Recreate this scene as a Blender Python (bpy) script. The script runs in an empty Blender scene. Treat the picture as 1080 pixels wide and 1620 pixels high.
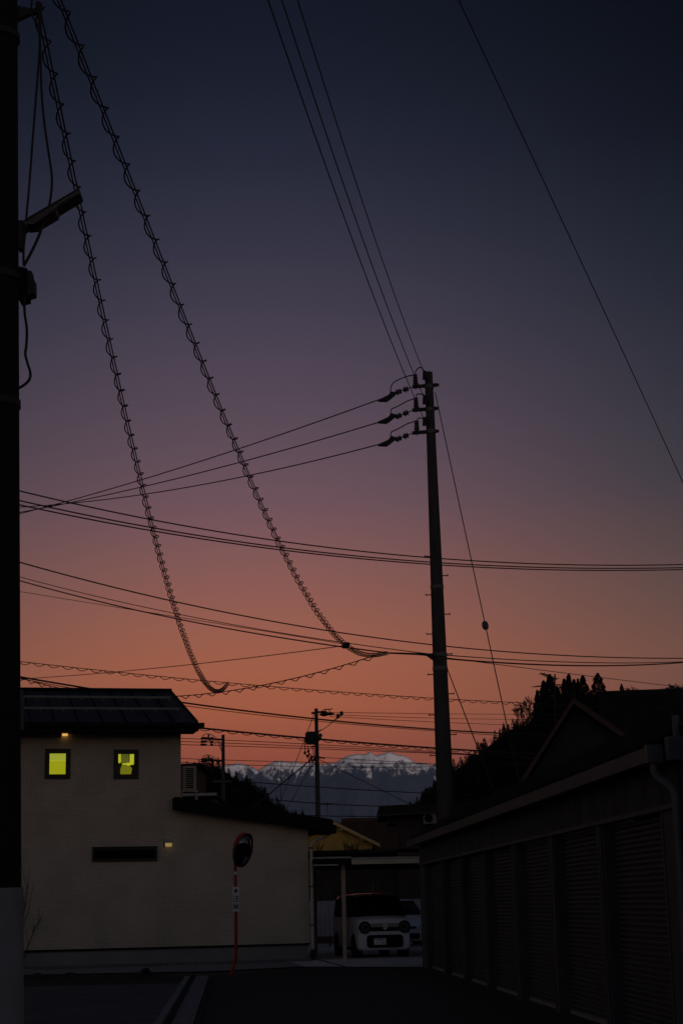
import bpy, math, random
from mathutils import Vector, Matrix, noise
R = math.radians
sc = bpy.context.scene
col = sc.collection
random.seed(7)

# ------------------------------------------------------------------ camera
EYE, PITCH, ROLL, F = 1.45, 13.4, -1.2, 2600.0
CM = Matrix.Rotation(R(90 + PITCH), 3, 'X') @ Matrix.Rotation(R(ROLL), 3, 'Z')
cd = bpy.data.cameras.new('camera')
cd.sensor_fit = 'VERTICAL'
cd.sensor_height = 36.0
cd.lens = 36.0 * F / 1620.0
cd.clip_start = 0.1
cd.clip_end = 60000.0
cam = bpy.data.objects.new('camera', cd)
cam.matrix_world = Matrix.Translation((0, 0, EYE)) @ CM.to_4x4()
col.objects.link(cam)
sc.camera = cam

# ------------------------------------------------------------------ sky, sun, exposure
def srgb(r, g, b):
    f = lambda c: (c / 255 / 12.92) if c <= 10.3 else ((c / 255 + .055) / 1.055) ** 2.4
    return (f(r), f(g), f(b), 1)

SUN_EL, SUN_AZ = 1.5, 160.0          # azimuth clockwise from the view axis: low, behind the camera
world = bpy.data.worlds.new('World')
sc.world = world
world.use_nodes = True
nt = world.node_tree
nt.nodes.clear()
def wn(t, **k):
    n = nt.nodes.new(t)
    for a, b in k.items(): setattr(n, a, b)
    return n
L = nt.links.new
out = wn('ShaderNodeOutputWorld'); bg = wn('ShaderNodeBackground')
tc = wn('ShaderNodeTexCoord'); sep = wn('ShaderNodeSeparateXYZ')
L(tc.outputs['Generated'], sep.inputs[0])
asin = wn('ShaderNodeMath', operation='ARCSINE'); L(sep.outputs['Z'], asin.inputs[0])
mp = wn('ShaderNodeMapRange'); mp.clamp = True
mp.inputs['From Min'].default_value = 0.0; mp.inputs['From Max'].default_value = R(90)
L(asin.outputs[0], mp.inputs['Value'])
def ramp(stops):
    r = wn('ShaderNodeValToRGB'); r.color_ramp.interpolation = 'B_SPLINE' if False else 'EASE' if False else 'LINEAR'
    e = r.color_ramp.elements
    while len(e) > 1: e.remove(e[-1])
    for i, (deg, c) in enumerate(stops):
        x = e[0] if i == 0 else e.new(deg / 90)
        x.position = deg / 90; x.color = srgb(*c)
    L(mp.outputs[0], r.inputs[0])
    return r
# afterglow by elevation: towards the glow, and away from it
near = ramp([(0, (122, 56, 36)), (4, (140, 68, 46)), (5.2, (156, 79, 50)), (6.5, (171, 92, 57)), (8, (170, 97, 67)), (9.5, (158, 96, 77)), (11.5, (138, 91, 85)), (13.6, (115, 84, 91)), (15.5, (99, 78, 89)), (17, (89, 73, 86)),
             (20.2, (68, 61, 77)), (23, (50, 49, 65)), (25.5, (36, 38, 54)), (28, (24, 29, 43)), (30, (17, 22, 36)), (33, (13, 18, 32)), (40, (11, 16, 27)), (60, (15, 20, 31)), (90, (22, 27, 40))])
away = ramp([(0, (90, 56, 44)), (4, (98, 64, 52)), (6, (104, 70, 59)), (8, (106, 76, 63)), (10, (87, 71, 65)), (14, (53, 54, 60)), (17, (41, 45, 54)), (20, (30, 36, 46)),
             (22, (23, 30, 40)), (26, (9, 13, 22)), (29, (3, 6, 13)), (33, (2, 4, 10)), (40, (5, 8, 15)), (60, (12, 16, 26)), (90, (22, 27, 40))])
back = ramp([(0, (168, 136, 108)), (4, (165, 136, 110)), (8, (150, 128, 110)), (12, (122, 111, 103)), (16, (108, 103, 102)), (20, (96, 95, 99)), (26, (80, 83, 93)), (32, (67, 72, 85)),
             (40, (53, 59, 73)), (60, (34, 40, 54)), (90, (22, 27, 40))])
GLOW = R(-3)
gl = wn('ShaderNodeVectorMath', operation='MULTIPLY'); gl.inputs[1].default_value = (1, 1, 0)
L(tc.outputs['Generated'], gl.inputs[0])
gn = wn('ShaderNodeVectorMath', operation='NORMALIZE'); L(gl.outputs[0], gn.inputs[0])
gd = wn('ShaderNodeVectorMath', operation='DOT_PRODUCT'); gd.inputs[1].default_value = (math.sin(GLOW), math.cos(GLOW), 0)
L(gn.outputs[0], gd.inputs[0])
ac = wn('ShaderNodeMath', operation='ARCCOSINE'); ac.use_clamp = False; L(gd.outputs['Value'], ac.inputs[0])
gm = wn('ShaderNodeMapRange'); gm.interpolation_type = 'SMOOTHSTEP'
gm.inputs['From Min'].default_value = R(0); gm.inputs['From Max'].default_value = R(20)
L(ac.outputs[0], gm.inputs['Value'])
mx = wn('ShaderNodeMix', data_type='RGBA'); L(gm.outputs[0], mx.inputs['Factor'])
L(near.outputs[0], mx.inputs['A']); L(away.outputs[0], mx.inputs['B'])
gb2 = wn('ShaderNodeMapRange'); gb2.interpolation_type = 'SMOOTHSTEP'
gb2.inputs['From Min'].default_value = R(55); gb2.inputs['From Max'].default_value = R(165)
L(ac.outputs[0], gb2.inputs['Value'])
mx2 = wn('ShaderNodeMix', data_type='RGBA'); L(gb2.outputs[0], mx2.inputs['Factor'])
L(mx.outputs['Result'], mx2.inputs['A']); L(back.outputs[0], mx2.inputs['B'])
sky = wn('ShaderNodeTexSky', sky_type='NISHITA'); sky.sun_disc = False
sky.sun_elevation = R(-5); sky.sun_rotation = GLOW
add = wn('ShaderNodeMix', data_type='RGBA', blend_type='ADD'); add.inputs['Factor'].default_value = 0.01
L(mx2.outputs['Result'], add.inputs['A']); L(sky.outputs[0], add.inputs['B'])
L(add.outputs['Result'], bg.inputs['Color']); bg.inputs['Strength'].default_value = 1.0
L(bg.outputs[0], out.inputs['Surface'])

sl = bpy.data.lights.new('sun', 'SUN')
sl.energy = 1.35; sl.angle = R(2.0); sl.color = (1.0, 0.82, 0.78)
so = bpy.data.objects.new('sun', sl)
sd = -Vector((math.sin(R(SUN_AZ)) * math.cos(R(SUN_EL)), math.cos(R(SUN_AZ)) * math.cos(R(SUN_EL)), math.sin(R(SUN_EL))))
so.rotation_euler = sd.to_track_quat('-Z', 'Y').to_euler()
so.location = (0, -50, 60)
col.objects.link(so)

sc.view_settings.view_transform = 'Standard'
sc.view_settings.look = 'None'
sc.view_settings.exposure = 0.0
sc.view_settings.gamma = 1.0
sc.cycles.use_denoising = True
sc.cycles.max_bounces = 6
sc.cycles.volume_bounces = 1
sc.cycles.volume_max_steps = 64

# ------------------------------------------------------------------ pixel (1080 x 1620) to place
CAMP = Vector((0, 0, EYE))
def ray(px, py): return CM @ Vector(((px - 540) / F, (810 - py) / F, -1))
def at(px, py, Y):
    v = ray(px, py); return CAMP + v * (Y / v.y)
def gnd(px, py, z=0.0):
    v = ray(px, py); return CAMP + v * ((z - EYE) / v.z)
def hit(px, py, p, n):
    v = ray(px, py); return CAMP + v * ((p - CAMP).dot(n) / v.dot(n))
def ppm(Y): return F / Y             # pixels per metre, roughly

# ------------------------------------------------------------------ materials
MATS = {}
def mat(name, base, rough=.8, var=.2, scale=3.0, bump=0.0, metal=0.0, emit=None, estr=1.0, stretch=(1, 1, 1), spec=.5):
    if name in MATS: return MATS[name]
    m = bpy.data.materials.new(name); m.use_nodes = True
    t = m.node_tree; b = t.nodes['Principled BSDF']
    b.inputs['Roughness'].default_value = rough
    b.inputs['Metallic'].default_value = metal
    b.inputs['Specular IOR Level'].default_value = spec
    c = t.nodes.new('ShaderNodeTexCoord'); mpg = t.nodes.new('ShaderNodeMapping')
    mpg.inputs['Scale'].default_value = stretch
    n = t.nodes.new('ShaderNodeTexNoise'); n.inputs['Scale'].default_value = scale; n.inputs['Detail'].default_value = 6
    t.links.new(c.outputs['Object'], mpg.inputs[0]); t.links.new(mpg.outputs[0], n.inputs['Vector'])
    x = t.nodes.new('ShaderNodeMix'); x.data_type = 'RGBA'
    x.inputs['A'].default_value = (*[max(0, k * (1 - var)) for k in base], 1)
    x.inputs['B'].default_value = (*[min(1, k * (1 + var)) for k in base], 1)
    mr = t.nodes.new('ShaderNodeMapRange'); mr.inputs['From Min'].default_value = .3; mr.inputs['From Max'].default_value = .7
    t.links.new(n.outputs['Fac'], mr.inputs['Value']); t.links.new(mr.outputs[0], x.inputs['Factor'])
    t.links.new(x.outputs['Result'], b.inputs['Base Color'])
    if bump:
        bp = t.nodes.new('ShaderNodeBump'); bp.inputs['Strength'].default_value = bump; bp.inputs['Distance'].default_value = .02
        t.links.new(n.outputs['Fac'], bp.inputs['Height']); t.links.new(bp.outputs[0], b.inputs['Normal'])
    if emit:
        b.inputs['Emission Color'].default_value = (*emit, 1); b.inputs['Emission Strength'].default_value = estr
    MATS[name] = m
    return m

def siding_mat():
    m = mat('siding', (.57, .51, .43), .85, .08, 1.2)
    t = m.node_tree; b = t.nodes['Principled BSDF']
    c = t.nodes.new('ShaderNodeTexCoord'); mpg = t.nodes.new('ShaderNodeMapping')
    mpg.inputs['Rotation'].default_value = (R(90), 0, 0)
    br = t.nodes.new('ShaderNodeTexBrick')
    br.inputs['Scale'].default_value = 1.0
    br.inputs['Brick Width'].default_value = .24; br.inputs['Row Height'].default_value = .064
    br.inputs['Mortar Size'].default_value = .007; br.inputs['Mortar Smooth'].default_value = .3
    br.inputs['Color1'].default_value = (.57, .505, .43, 1); br.inputs['Color2'].default_value = (.54, .48, .41, 1)
    br.inputs['Mortar'].default_value = (.38, .34, .285, 1)
    t.links.new(c.outputs['Object'], mpg.inputs[0]); t.links.new(mpg.outputs[0], br.inputs['Vector'])
    mul = t.nodes.new('ShaderNodeMix'); mul.data_type = 'RGBA'; mul.blend_type = 'MULTIPLY'; mul.inputs['Factor'].default_value = .9
    n = [k for k in t.nodes if k.type == 'TEX_NOISE'][0]
    rr = t.nodes.new('ShaderNodeMapRange'); rr.inputs['From Min'].default_value = .3; rr.inputs['From Max'].default_value = .7
    rr.inputs['To Min'].default_value = .80; rr.inputs['To Max'].default_value = 1.06
    t.links.new(n.outputs['Fac'], rr.inputs['Value'])
    t.links.new(br.outputs['Color'], mul.inputs['A']); t.links.new(rr.outputs[0], mul.inputs['B'])
    t.links.new(mul.outputs['Result'], b.inputs['Base Color'])
    bp = t.nodes.new('ShaderNodeBump'); bp.inputs['Strength'].default_value = .45; bp.inputs['Distance'].default_value = .01; bp.invert = True
    t.links.new(br.outputs['Fac'], bp.inputs['Height']); t.links.new(bp.outputs[0], b.inputs['Normal'])
    return m

def mountain_mat():
    m = mat('mountain_snow', (.5, .5, .5), .9, .1, .002)
    t = m.node_tree; b = t.nodes['Principled BSDF']
    g = t.nodes.new('ShaderNodeNewGeometry'); s = t.nodes.new('ShaderNodeSeparateXYZ'); t.links.new(g.outputs['Position'], s.inputs[0])
    c = t.nodes.new('ShaderNodeTexCoord')
    mpg = t.nodes.new('ShaderNodeMapping'); mpg.inputs['Scale'].default_value = (1, .45, .45)
    n = t.nodes.new('ShaderNodeTexNoise'); n.inputs['Scale'].default_value = .022; n.inputs['Detail'].default_value = 12; n.inputs['Roughness'].default_value = .65
    t.links.new(c.outputs['Object'], mpg.inputs[0]); t.links.new(mpg.outputs[0], n.inputs['Vector'])
    at_ = t.nodes.new('ShaderNodeAttribute'); at_.attribute_name = 'snow'
    ad = t.nodes.new('ShaderNodeMath'); ad.operation = 'MULTIPLY_ADD'; ad.inputs[1].default_value = 2.2; 
    t.links.new(n.outputs['Fac'], ad.inputs[0]); t.links.new(at_.outputs['Fac'], ad.inputs[2])
    mr = t.nodes.new('ShaderNodeMapRange'); mr.interpolation_type = 'SMOOTHSTEP'
    mr.inputs['From Min'].default_value = 1.20; mr.inputs['From Max'].default_value = 1.70
    t.links.new(ad.outputs[0], mr.inputs['Value'])
    x = t.nodes.new('ShaderNodeMix'); x.data_type = 'RGBA'
    x.inputs['A'].default_value = (.016, .023, .038, 1); x.inputs['B'].default_value = (.80, .80, .82, 1)
    t.links.new(mr.outputs[0], x.inputs['Factor']); t.links.new(x.outputs['Result'], b.inputs['Base Color'])
    return m

ASPHALT = mat('asphalt', (.022, .022, .023), .9, .25, 9, .4)
LOT = mat('lot_concrete', (.105, .105, .11), .92, .2, 1.4, .3)
CONC = mat('concrete', (.24, .24, .245), .9, .18, 3, .3)
CONC_L = mat('pale_concrete', (.55, .55, .56), .88, .15, 2.2, .25)
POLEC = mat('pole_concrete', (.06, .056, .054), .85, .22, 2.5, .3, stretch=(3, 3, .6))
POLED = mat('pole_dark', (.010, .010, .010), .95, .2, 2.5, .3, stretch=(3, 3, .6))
STEEL = mat('dark_steel', (.035, .035, .037), .7, .2, 6, 0, .2)
GALV = mat('galvanised_steel', (.12, .12, .125), .5, .15, 8, 0, .7)
RUBBER = mat('black_insulation', (.018, .018, .02), .65, .2, 8)
PORC = mat('porcelain', (.10, .095, .093), .35, .1, 5)
SIDING = siding_mat()
FOUND = mat('foundation_concrete', (.22, .235, .245), .9, .12, 1.5, .2)
ROOFM = mat('roof_metal', (.026, .027, .030), .5, .25, 1.2, 0, .0, spec=.3)
BLACKM = mat('black_metal', (.010, .010, .011), .8, .2, 4, spec=.15)
FRAME = mat('window_frame_black', (.012, .012, .013), .45, .1, 4)
ALU = mat('aluminium_grey', (.34, .34, .34), .5, .1, 4, 0, .3)
PVC = mat('pvc_cream', (.52, .49, .44), .5, .1, 4)
PVC_G = mat('pvc_grey', (.095, .10, .115), .5, .15, 4)
BEAM = mat('carport_beam', (.52, .47, .36), .6, .1, 2)
POSTM = mat('carport_post', (.40, .33, .25), .6, .12, 3)
SHUT = mat('shutter_steel', (.098, .10, .105), .6, .25, 2.5, .1, .0, stretch=(1, 1, .2))
GARW = mat('garage_wall', (.055, .061, .075), .85, .45, 1.6, .2, stretch=(1.5, 1.5, .25))
GARP = mat('garage_pillar', (.085, .08, .078), .8, .25, 2.5, .2)
GARE = mat('garage_edge_trim', (.09, .09, .093), .6, .25, 3)
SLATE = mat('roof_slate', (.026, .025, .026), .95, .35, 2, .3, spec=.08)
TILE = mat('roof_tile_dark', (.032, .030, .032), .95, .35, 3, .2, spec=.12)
TILER = mat('roof_tile_brown', (.07, .035, .03), .7, .3, 2, .2)
BARGE = mat('barge_board_red', (.08, .034, .030), .7, .25, 3)
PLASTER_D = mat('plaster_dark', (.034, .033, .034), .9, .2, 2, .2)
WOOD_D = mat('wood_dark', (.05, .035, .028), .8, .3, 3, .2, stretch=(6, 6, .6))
YELLOW = mat('plaster_yellow', (.78, .50, .12), .9, .12, 2)
OCHRE = mat('verge_board_ochre', (.78, .54, .22), .7, .1, 3)
WHITEP = mat('white_paint', (.78, .78, .80), .5, .05, 3)
FENCEW = mat('fence_white_sheet', (.52, .53, .56), .6, .12, 2)
ORANGE = mat('orange_paint', (.42, .028, .012), .5, .12, 6)
SIGNW = mat('sign_white', (.78, .79, .82), .6, .06, 8)
INK = mat('sign_ink', (.012, .012, .014), .6, .1, 8)
INKR = mat('sign_red_ink', (.16, .02, .02), .6, .1, 8)
MIRROR = mat('mirror_acrylic', (.20, .21, .23), .05, .02, 4, 0, 1.0)
CARW = mat('car_paint_white', (.74, .79, .86), .38, .02, 2, spec=.3)
CARG = mat('car_glass', (.008, .009, .011), .04, .05, 2)
CARB = mat('car_black_plastic', (.010, .010, .011), .8, .1, 6, spec=.15)
CHROME = mat('chrome', (.75, .75, .76), .12, .03, 4, 0, 1.0)
LENS = mat('lamp_lens', (.10, .10, .11), .1, .1, 6)
TYRE = mat('tyre_rubber', (.015, .015, .016), .8, .2, 9)
RIM = mat('wheel_rim', (.35, .35, .36), .4, .1, 6, 0, .8)
STICK = mat('yellow_sticker', (.75, .50, .03), .5, .05, 6)
PLATEW = mat('licence_plate', (.74, .74, .78), .5, .05, 6)
TAIL = mat('red_reflector', (.13, .035, .022), .4, .1, 5)
GLOWG = mat('lit_blind', (.3, .3, .05), .8, .03, 3, emit=(.30, .315, .006), estr=1.0)
GLOWG2 = mat('lit_blind_upper', (.3, .3, .05), .8, .03, 3, emit=(.30, .325, .030), estr=1.0)
GLOWB = mat('lit_curtain', (.3, .3, .05), .8, .25, 4, emit=(.42, .43, .02), estr=1.0)
GLOWD = mat('lit_room_dim', (.2, .2, .05), .8, .25, 4, emit=(.07, .075, .012), estr=1.0)
GLOWM = mat('lit_bag', (.2, .2, .05), .8, .15, 4, emit=(.14, .14, .006), estr=1.0)
LAMPG = mat('wall_lamp_glow', (.5, .4, .2), .6, .05, 4, emit=(1.0, .52, .13), estr=.75)
LAMPG2 = mat('wall_lamp_glow_dim', (.5, .4, .2), .6, .05, 4, emit=(.62, .42, .14), estr=.38)
BARK = mat('bark', (.045, .035, .028), .9, .3, 4, .3)
NEEDLE = mat('cedar_needles', (.013, .017, .011), .9, .35, .4)
LEAF = mat('hedge_leaves', (.020, .026, .012), .8, .4, 1.2)
WOODS = mat('woods_foliage', (.018, .018, .014), .9, .5, .05)
TWIG = mat('bare_twigs', (.14, .075, .045), .9, .3, 2)
SOIL = mat('soil', (.040, .030, .026), .95, .4, 4, .6)
STONE = mat('gravel', (.13, .13, .13), .9, .4, 8, .3)
EARTH = mat('valley_ground', (.045, .048, .040), .95, .4, .02)
MOUNT = mountain_mat()
FLOORW = mat('woodland_floor', (.010, .010, .009), 1.0, .4, .05, spec=.0)
ACP = mat('air_conditioner_pale', (.50, .48, .42), .6, .08, 4)
ACW = mat('air_conditioner_white', (.26, .24, .20), .6, .08, 4)

# ------------------------------------------------------------------ mesh tools
class MB:
    def __init__(s): s.v = []; s.f = []
    def quad(s, a, b, c, d):
        n = len(s.v); s.v += [Vector(a), Vector(b), Vector(c), Vector(d)]; s.f.append((n, n + 1, n + 2, n + 3)); return s
    def poly(s, pts):
        n = len(s.v); s.v += [Vector(p) for p in pts]; s.f.append(tuple(range(n, n + len(pts)))); return s
    def box(s, a, b, M=None):
        n = len(s.v)
        for z in (a[2], b[2]):
            for x, y in ((a[0], a[1]), (b[0], a[1]), (b[0], b[1]), (a[0], b[1])):
                p = Vector((x, y, z)); s.v.append(M @ p if M else p)
        for q in ((3, 2, 1, 0), (4, 5, 6, 7), (0, 1, 5, 4), (1, 2, 6, 5), (2, 3, 7, 6), (3, 0, 4, 7)):
            s.f.append(tuple(n + k for k in q))
        return s
    def beam(s, p, q, w, h, up=Vector((0, 0, 1))):
        p, q = Vector(p), Vector(q); t = (q - p).normalized(); sd = t.cross(up)
        if sd.length < 1e-4: sd = t.cross(Vector((1, 0, 0)))
        sd.normalize(); u = sd.cross(t)
        n = len(s.v)
        for e in (p, q):
            for a, b in ((-1, -1), (1, -1), (1, 1), (-1, 1)): s.v.append(e + sd * a * w / 2 + u * b * h / 2)
        for k in ((3, 2, 1, 0), (4, 5, 6, 7), (0, 1, 5, 4), (1, 2, 6, 5), (2, 3, 7, 6), (3, 0, 4, 7)): s.f.append(tuple(n + i for i in k))
        return s
    def tube(s, pts, r, sides=6, caps=True):
        pts = [Vector(p) for p in pts]; n = len(pts); base = len(s.v)
        rr = r if isinstance(r, (list, tuple)) else [r] * n
        prev = None
        for i, p in enumerate(pts):
            t = (pts[min(i + 1, n - 1)] - pts[max(i - 1, 0)])
            if t.length < 1e-9: t = Vector((0, 0, 1))
            t.normalize()
            if prev is None:
                a = t.cross(Vector((0, 0, 1)))
                if a.length < .05: a = t.cross(Vector((1, 0, 0)))
            else:
                a = prev - t * prev.dot(t)
                if a.length < 1e-6: a = t.cross(Vector((0, 1, 0)))
            a.normalize(); prev = a; b = t.cross(a)
            for k in range(sides):
                q = 2 * math.pi * k / sides
                s.v.append(p + (a * math.cos(q) + b * math.sin(q)) * rr[i])
        for i in range(n - 1):
            for k in range(sides):
                k2 = (k + 1) % sides
                s.f.append((base + i * sides + k, base + i * sides + k2, base + (i + 1) * sides + k2, base + (i + 1) * sides + k))
        if caps:
            s.f.append(tuple(base + k for k in reversed(range(sides))))
            s.f.append(tuple(base + (n - 1) * sides + k for k in range(sides)))
        return s
    def prism(s, poly, off):
        """polygon (3D points) extruded by vector off"""
        n = len(s.v); k = len(poly); off = Vector(off)
        s.v += [Vector(p) for p in poly] + [Vector(p) + off for p in poly]
        s.f.append(tuple(reversed(range(n, n + k)))); s.f.append(tuple(range(n + k, n + 2 * k)))
        for i in range(k):
            j = (i + 1) % k; s.f.append((n + i, n + j, n + k + j, n + k + i))
        return s
    def lathe(s, prof, M, sides=16):
        """profile [(r,z)] about local z, placed with M"""
        n = len(s.v)
        for r_, z in prof:
            for k in range(sides):
                q = 2 * math.pi * k / sides; s.v.append(M @ Vector((r_ * math.cos(q), r_ * math.sin(q), z)))
        for i in range(len(prof) - 1):
            for k in range(sides):
                k2 = (k + 1) % sides; s.f.append((n + i * sides + k, n + i * sides + k2, n + (i + 1) * sides + k2, n + (i + 1) * sides + k))
        s.f.append(tuple(n + k for k in reversed(range(sides)))); s.f.append(tuple(n + (len(prof) - 1) * sides + k for k in range(sides)))
        return s
    def mesh(s, name, m, smooth=False, inv=None):
        me = bpy.data.meshes.new(name)
        vs = [tuple(inv @ v) for v in s.v] if inv else [tuple(v) for v in s.v]
        me.from_pydata(vs, [], s.f); me.materials.append(m)
        if smooth:
            for p in me.polygons: p.use_smooth = True
            me.set_sharp_from_angle(angle=R(38))
        me.update(); return me
    def build(s, name, m, parent=None, smooth=False, world=False):
        """links ONE mesh object; world=True: the vertices are world coordinates"""
        inv = FRAMES[parent.name].inverted() if (parent is not None and world) else None
        o = bpy.data.objects.new(name, s.mesh(name, m, smooth, inv)); col.objects.link(o)
        if parent is not None:
            o.parent = parent
            FRAMES[o.name] = FRAMES[parent.name]
        else:
            FRAMES[o.name] = Matrix.Identity(4)
        return o
FRAMES = {}
def thing(name, label, cat, loc=(0, 0, 0), rz=0.0, group=None):
    o = bpy.data.objects.new(name, None); col.objects.link(o)
    o.empty_display_size = .2
    o.location = loc; o.rotation_euler = (0, 0, rz)
    o['label'] = label; o['category'] = cat
    if group: o['group'] = group
    FRAMES[o.name] = Matrix.Translation(loc) @ Matrix.Rotation(rz, 4, 'Z')
    return o
def tag(o, label, cat, group=None, kind=None):
    o['label'] = label; o['category'] = cat
    if group: o['group'] = group
    if kind: o['kind'] = kind
    return o
def struct(o, label=None):
    o['kind'] = 'structure'
    if label: o['label'] = label
    return o
def origin_to(o, p):
    """mesh object in world coordinates gets its origin at p"""
    p = Vector(p); o.data.transform(Matrix.Translation(-p)); o.location = p
    FRAMES[o.name] = Matrix.Translation(p); return o
def text_mb(body, size, depth=.004, bold=0.0):
    cu = bpy.data.curves.new('text', 'FONT'); cu.body = body; cu.size = size; cu.extrude = depth; cu.offset = bold
    cu.align_x = 'CENTER'; cu.align_y = 'CENTER'
    o = bpy.data.objects.new('text', cu); col.objects.link(o)
    bpy.context.view_layer.update()
    me = bpy.data.meshes.new_from_object(o.evaluated_get(bpy.context.evaluated_depsgraph_get()))
    b = MB(); b.v = [v.co.copy() for v in me.vertices]; b.f = [tuple(p.vertices) for p in me.polygons]
    bpy.data.objects.remove(o); bpy.data.curves.remove(cu); bpy.data.meshes.remove(me)
    return b

# ------------------------------------------------------------------ ground
def sheet(name, pts, m, z):
    b = MB(); b.poly([(p[0], p[1], z) for p in pts]); return struct(b.build(name, m))
b = MB(); b.quad((-9000, -3000, -.02), (9000, -3000, -.02), (9000, 17500, -.02), (-9000, 17500, -.02))
struct(b.build('ground', EARTH))

# garage frame: x along the front towards the far end, y to the back, z up
ga = gnd(668, 1530); gb = gnd(878, 1601)
gdir = (ga - gb).normalized()
GANG = math.atan2(gdir.y, gdir.x)
gnor = Vector((-math.sin(GANG), math.cos(GANG), 0))      # local y
if gnor.x < 0:                                           # keep y pointing behind (right)
    gsign = -1
else:
    gsign = 1
GO = ga.copy(); GO.z = 0
def gp(px, py, off=0.0):
    """pixel on the garage front plane (shifted back by off) -> (distance from far end towards the camera, height)"""
    back = Vector((gdir.y, -gdir.x, 0))
    h = hit(px, py, GO + back * off, back)
    return (GO - h).dot(gdir), h.z

# house frame
HA = R(13)
H0 = gnd(490, 1520); H0.z = 0
HX = Vector((math.cos(HA), math.sin(HA), 0)); HY = Vector((-math.sin(HA), math.cos(HA), 0))
def hp(px, py, off=0.0):
    h = hit(px, py, H0 + HY * off, HY); d = h - H0
    return d.dot(HX), h.z
def hw(x, y, z): return H0 + HX * x + HY * y + Vector((0, 0, z))
if True:
    print('house origin', H0, 'garage far', ga, 'near', gb, 'ang', math.degrees(GANG))
    print('house: wall corner', hp(286, 1300), 'eave', hp(286, 1158), 'left', hp(35, 1158), 'slit', hp(147, 1342), hp(248, 1361))
    print('garage: near', gp(1057, 1443), 'lintel', gp(1047, 1283), gp(671, 1366), 'gutter', gp(1021, 1187), gp(670, 1322))

# road, lot, apron
road = [gnd(331, 1547), gnd(480, 1530.5), gnd(690, 1531)]
rp = [Vector((30, road[2].y + 1, 0)), Vector((30, -30, 0)), Vector((-30, -30, 0)), Vector((-30, road[0].y - 3, 0))] + road
sheet('road', [(p.x, p.y) for p in rp], ASPHALT, 0.0)
lot = [gnd(20, 1562), gnd(292, 1556), gnd(309, 1548), gnd(268, 1640)]
lotp = [(lot[0].x - 8, lot[0].y), (lot[1].x, lot[1].y), (lot[2].x - .12, lot[2].y), (lot[3].x - .25, lot[3].y), (lot[3].x - 12, lot[3].y - 1)]
sheet('lot_pavement', lotp, LOT, 0.006)
ap = [gnd(490, 1527), gnd(690, 1527), gnd(700, 1490), gnd(470, 1490)]
apron_pts = [(gnd(482, 1530).x, gnd(482, 1530).y), (gnd(690, 1530.5).x, gnd(690, 1530.5).y), (9, 75), (-4, 75), (H0.x - .6, H0.y + .2)]
sheet('parking_apron', apron_pts, CONC_L, 0.012)
# expansion joint in the apron
j0, j1 = gnd(497, 1517), gnd(552, 1532)
b = MB(); b.beam((j0.x, j0.y, .0135), (j1.x, j1.y, .0135), .09, .004)
struct(b.build('apron_joint', mat('joint_seal', (.03, .03, .03), .9)))
# strip before the house: pale concrete, gravel, soil
sp = [gnd(-60, 1546), gnd(20, 1543), gnd(340, 1537), gnd(480, 1529.5)]
pts = [(p.x, p.y) for p in sp] + [(H0.x, H0.y - .05), tuple(hw(-14, -.05, 0).xy)]
sheet('front_strip', pts, CONC, 0.010)
# drain covers along the road edge, one slab each
cl = [(gnd(309.5, 1547), gnd(331.5, 1547)), (gnd(266, 1632), gnd(306, 1632))]
far_c = (cl[0][0] + cl[0][1]) / 2; near_c = (cl[1][0] + cl[1][1]) / 2
dv = (near_c - far_c); n_s = int(dv.length / .62); dvn = dv.normalized()
wdt = .5 * ((cl[0][1] - cl[0][0]).length + (cl[1][1] - cl[1][0]).length) * .8
drain = struct(MB().box((-.0, -.0, 0), (.01, .01, .01)).build('drain_channel', CONC))
drain.data.clear_geometry()
b = MB(); b.beam(far_c + Vector((0, 0, -.06)), near_c + dvn * 2 + Vector((0, 0, -.06)), wdt + .16, .15)
drain.data = b.mesh('drain_channel', ASPHALT)
sl_me = None
for i in range(n_s):
    p0 = far_c + dvn * (i * .62 + .012); p1 = far_c + dvn * ((i + 1) * .62 - .012)
    if sl_me is None:
        bb = MB(); hgt = .05
        bb.beam((0, 0, 0), dvn * .596, wdt, hgt); sl_me = bb.mesh('slab', mat('drain_concrete', (.20, .20, .21), .9, .2, 3, .3))
    o = bpy.data.objects.new('slab', sl_me); col.objects.link(o); o.parent = drain
    o.location = (p0.x, p0.y, .024 + random.uniform(-.004, .004))
# kerb beside the drain
b = MB(); sdv = Vector((dvn.y, -dvn.x, 0))
sgn = -1 if (far_c + sdv).x > far_c.x else 1
b.beam(far_c + sdv * sgn * (wdt / 2 + .17) + Vector((0, 0, .01)), near_c + dvn * 2 + sdv * sgn * (wdt / 2 + .17) + Vector((0, 0, .01)), .1, .1)
struct(b.build('kerb', CONC))
# soil bank
b = MB(); rnd = random.Random(3)
s0, s1 = gnd(28, 1551), gnd(306, 1547.5)
nn, mm = 90, 7
for i in range(nn + 1):
    for j in range(mm + 1):
        u, w = i / nn, j / mm
        p = s0.lerp(s1, u); d = (w - .5) * 2.3
        hgt = .16 * math.sin(math.pi * w) * (1 - .65 * u) * (.5 + 1.1 * noise.noise(Vector((u * 17, w * 3, 0)))) + .03 * noise.noise(Vector((u * 60, w * 9, 4)))
        if abs(u - .31) < .05: hgt += .10 * math.sin(math.pi * w) * (1 - abs(u - .31) / .05)
        if abs(u - .72) < .02: hgt += .14 * math.sin(math.pi * w)
        b.v.append(Vector((p.x, p.y + d, max(.0, hgt) + .016 if 0 < j < mm else -.01)))
for i in range(nn):
    for j in range(mm):
        a = i * (mm + 1) + j; b.f.append((a, a + mm + 1, a + mm + 2, a + 1))
o = b.build('soil_bank', SOIL); o['kind'] = 'structure'
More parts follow.
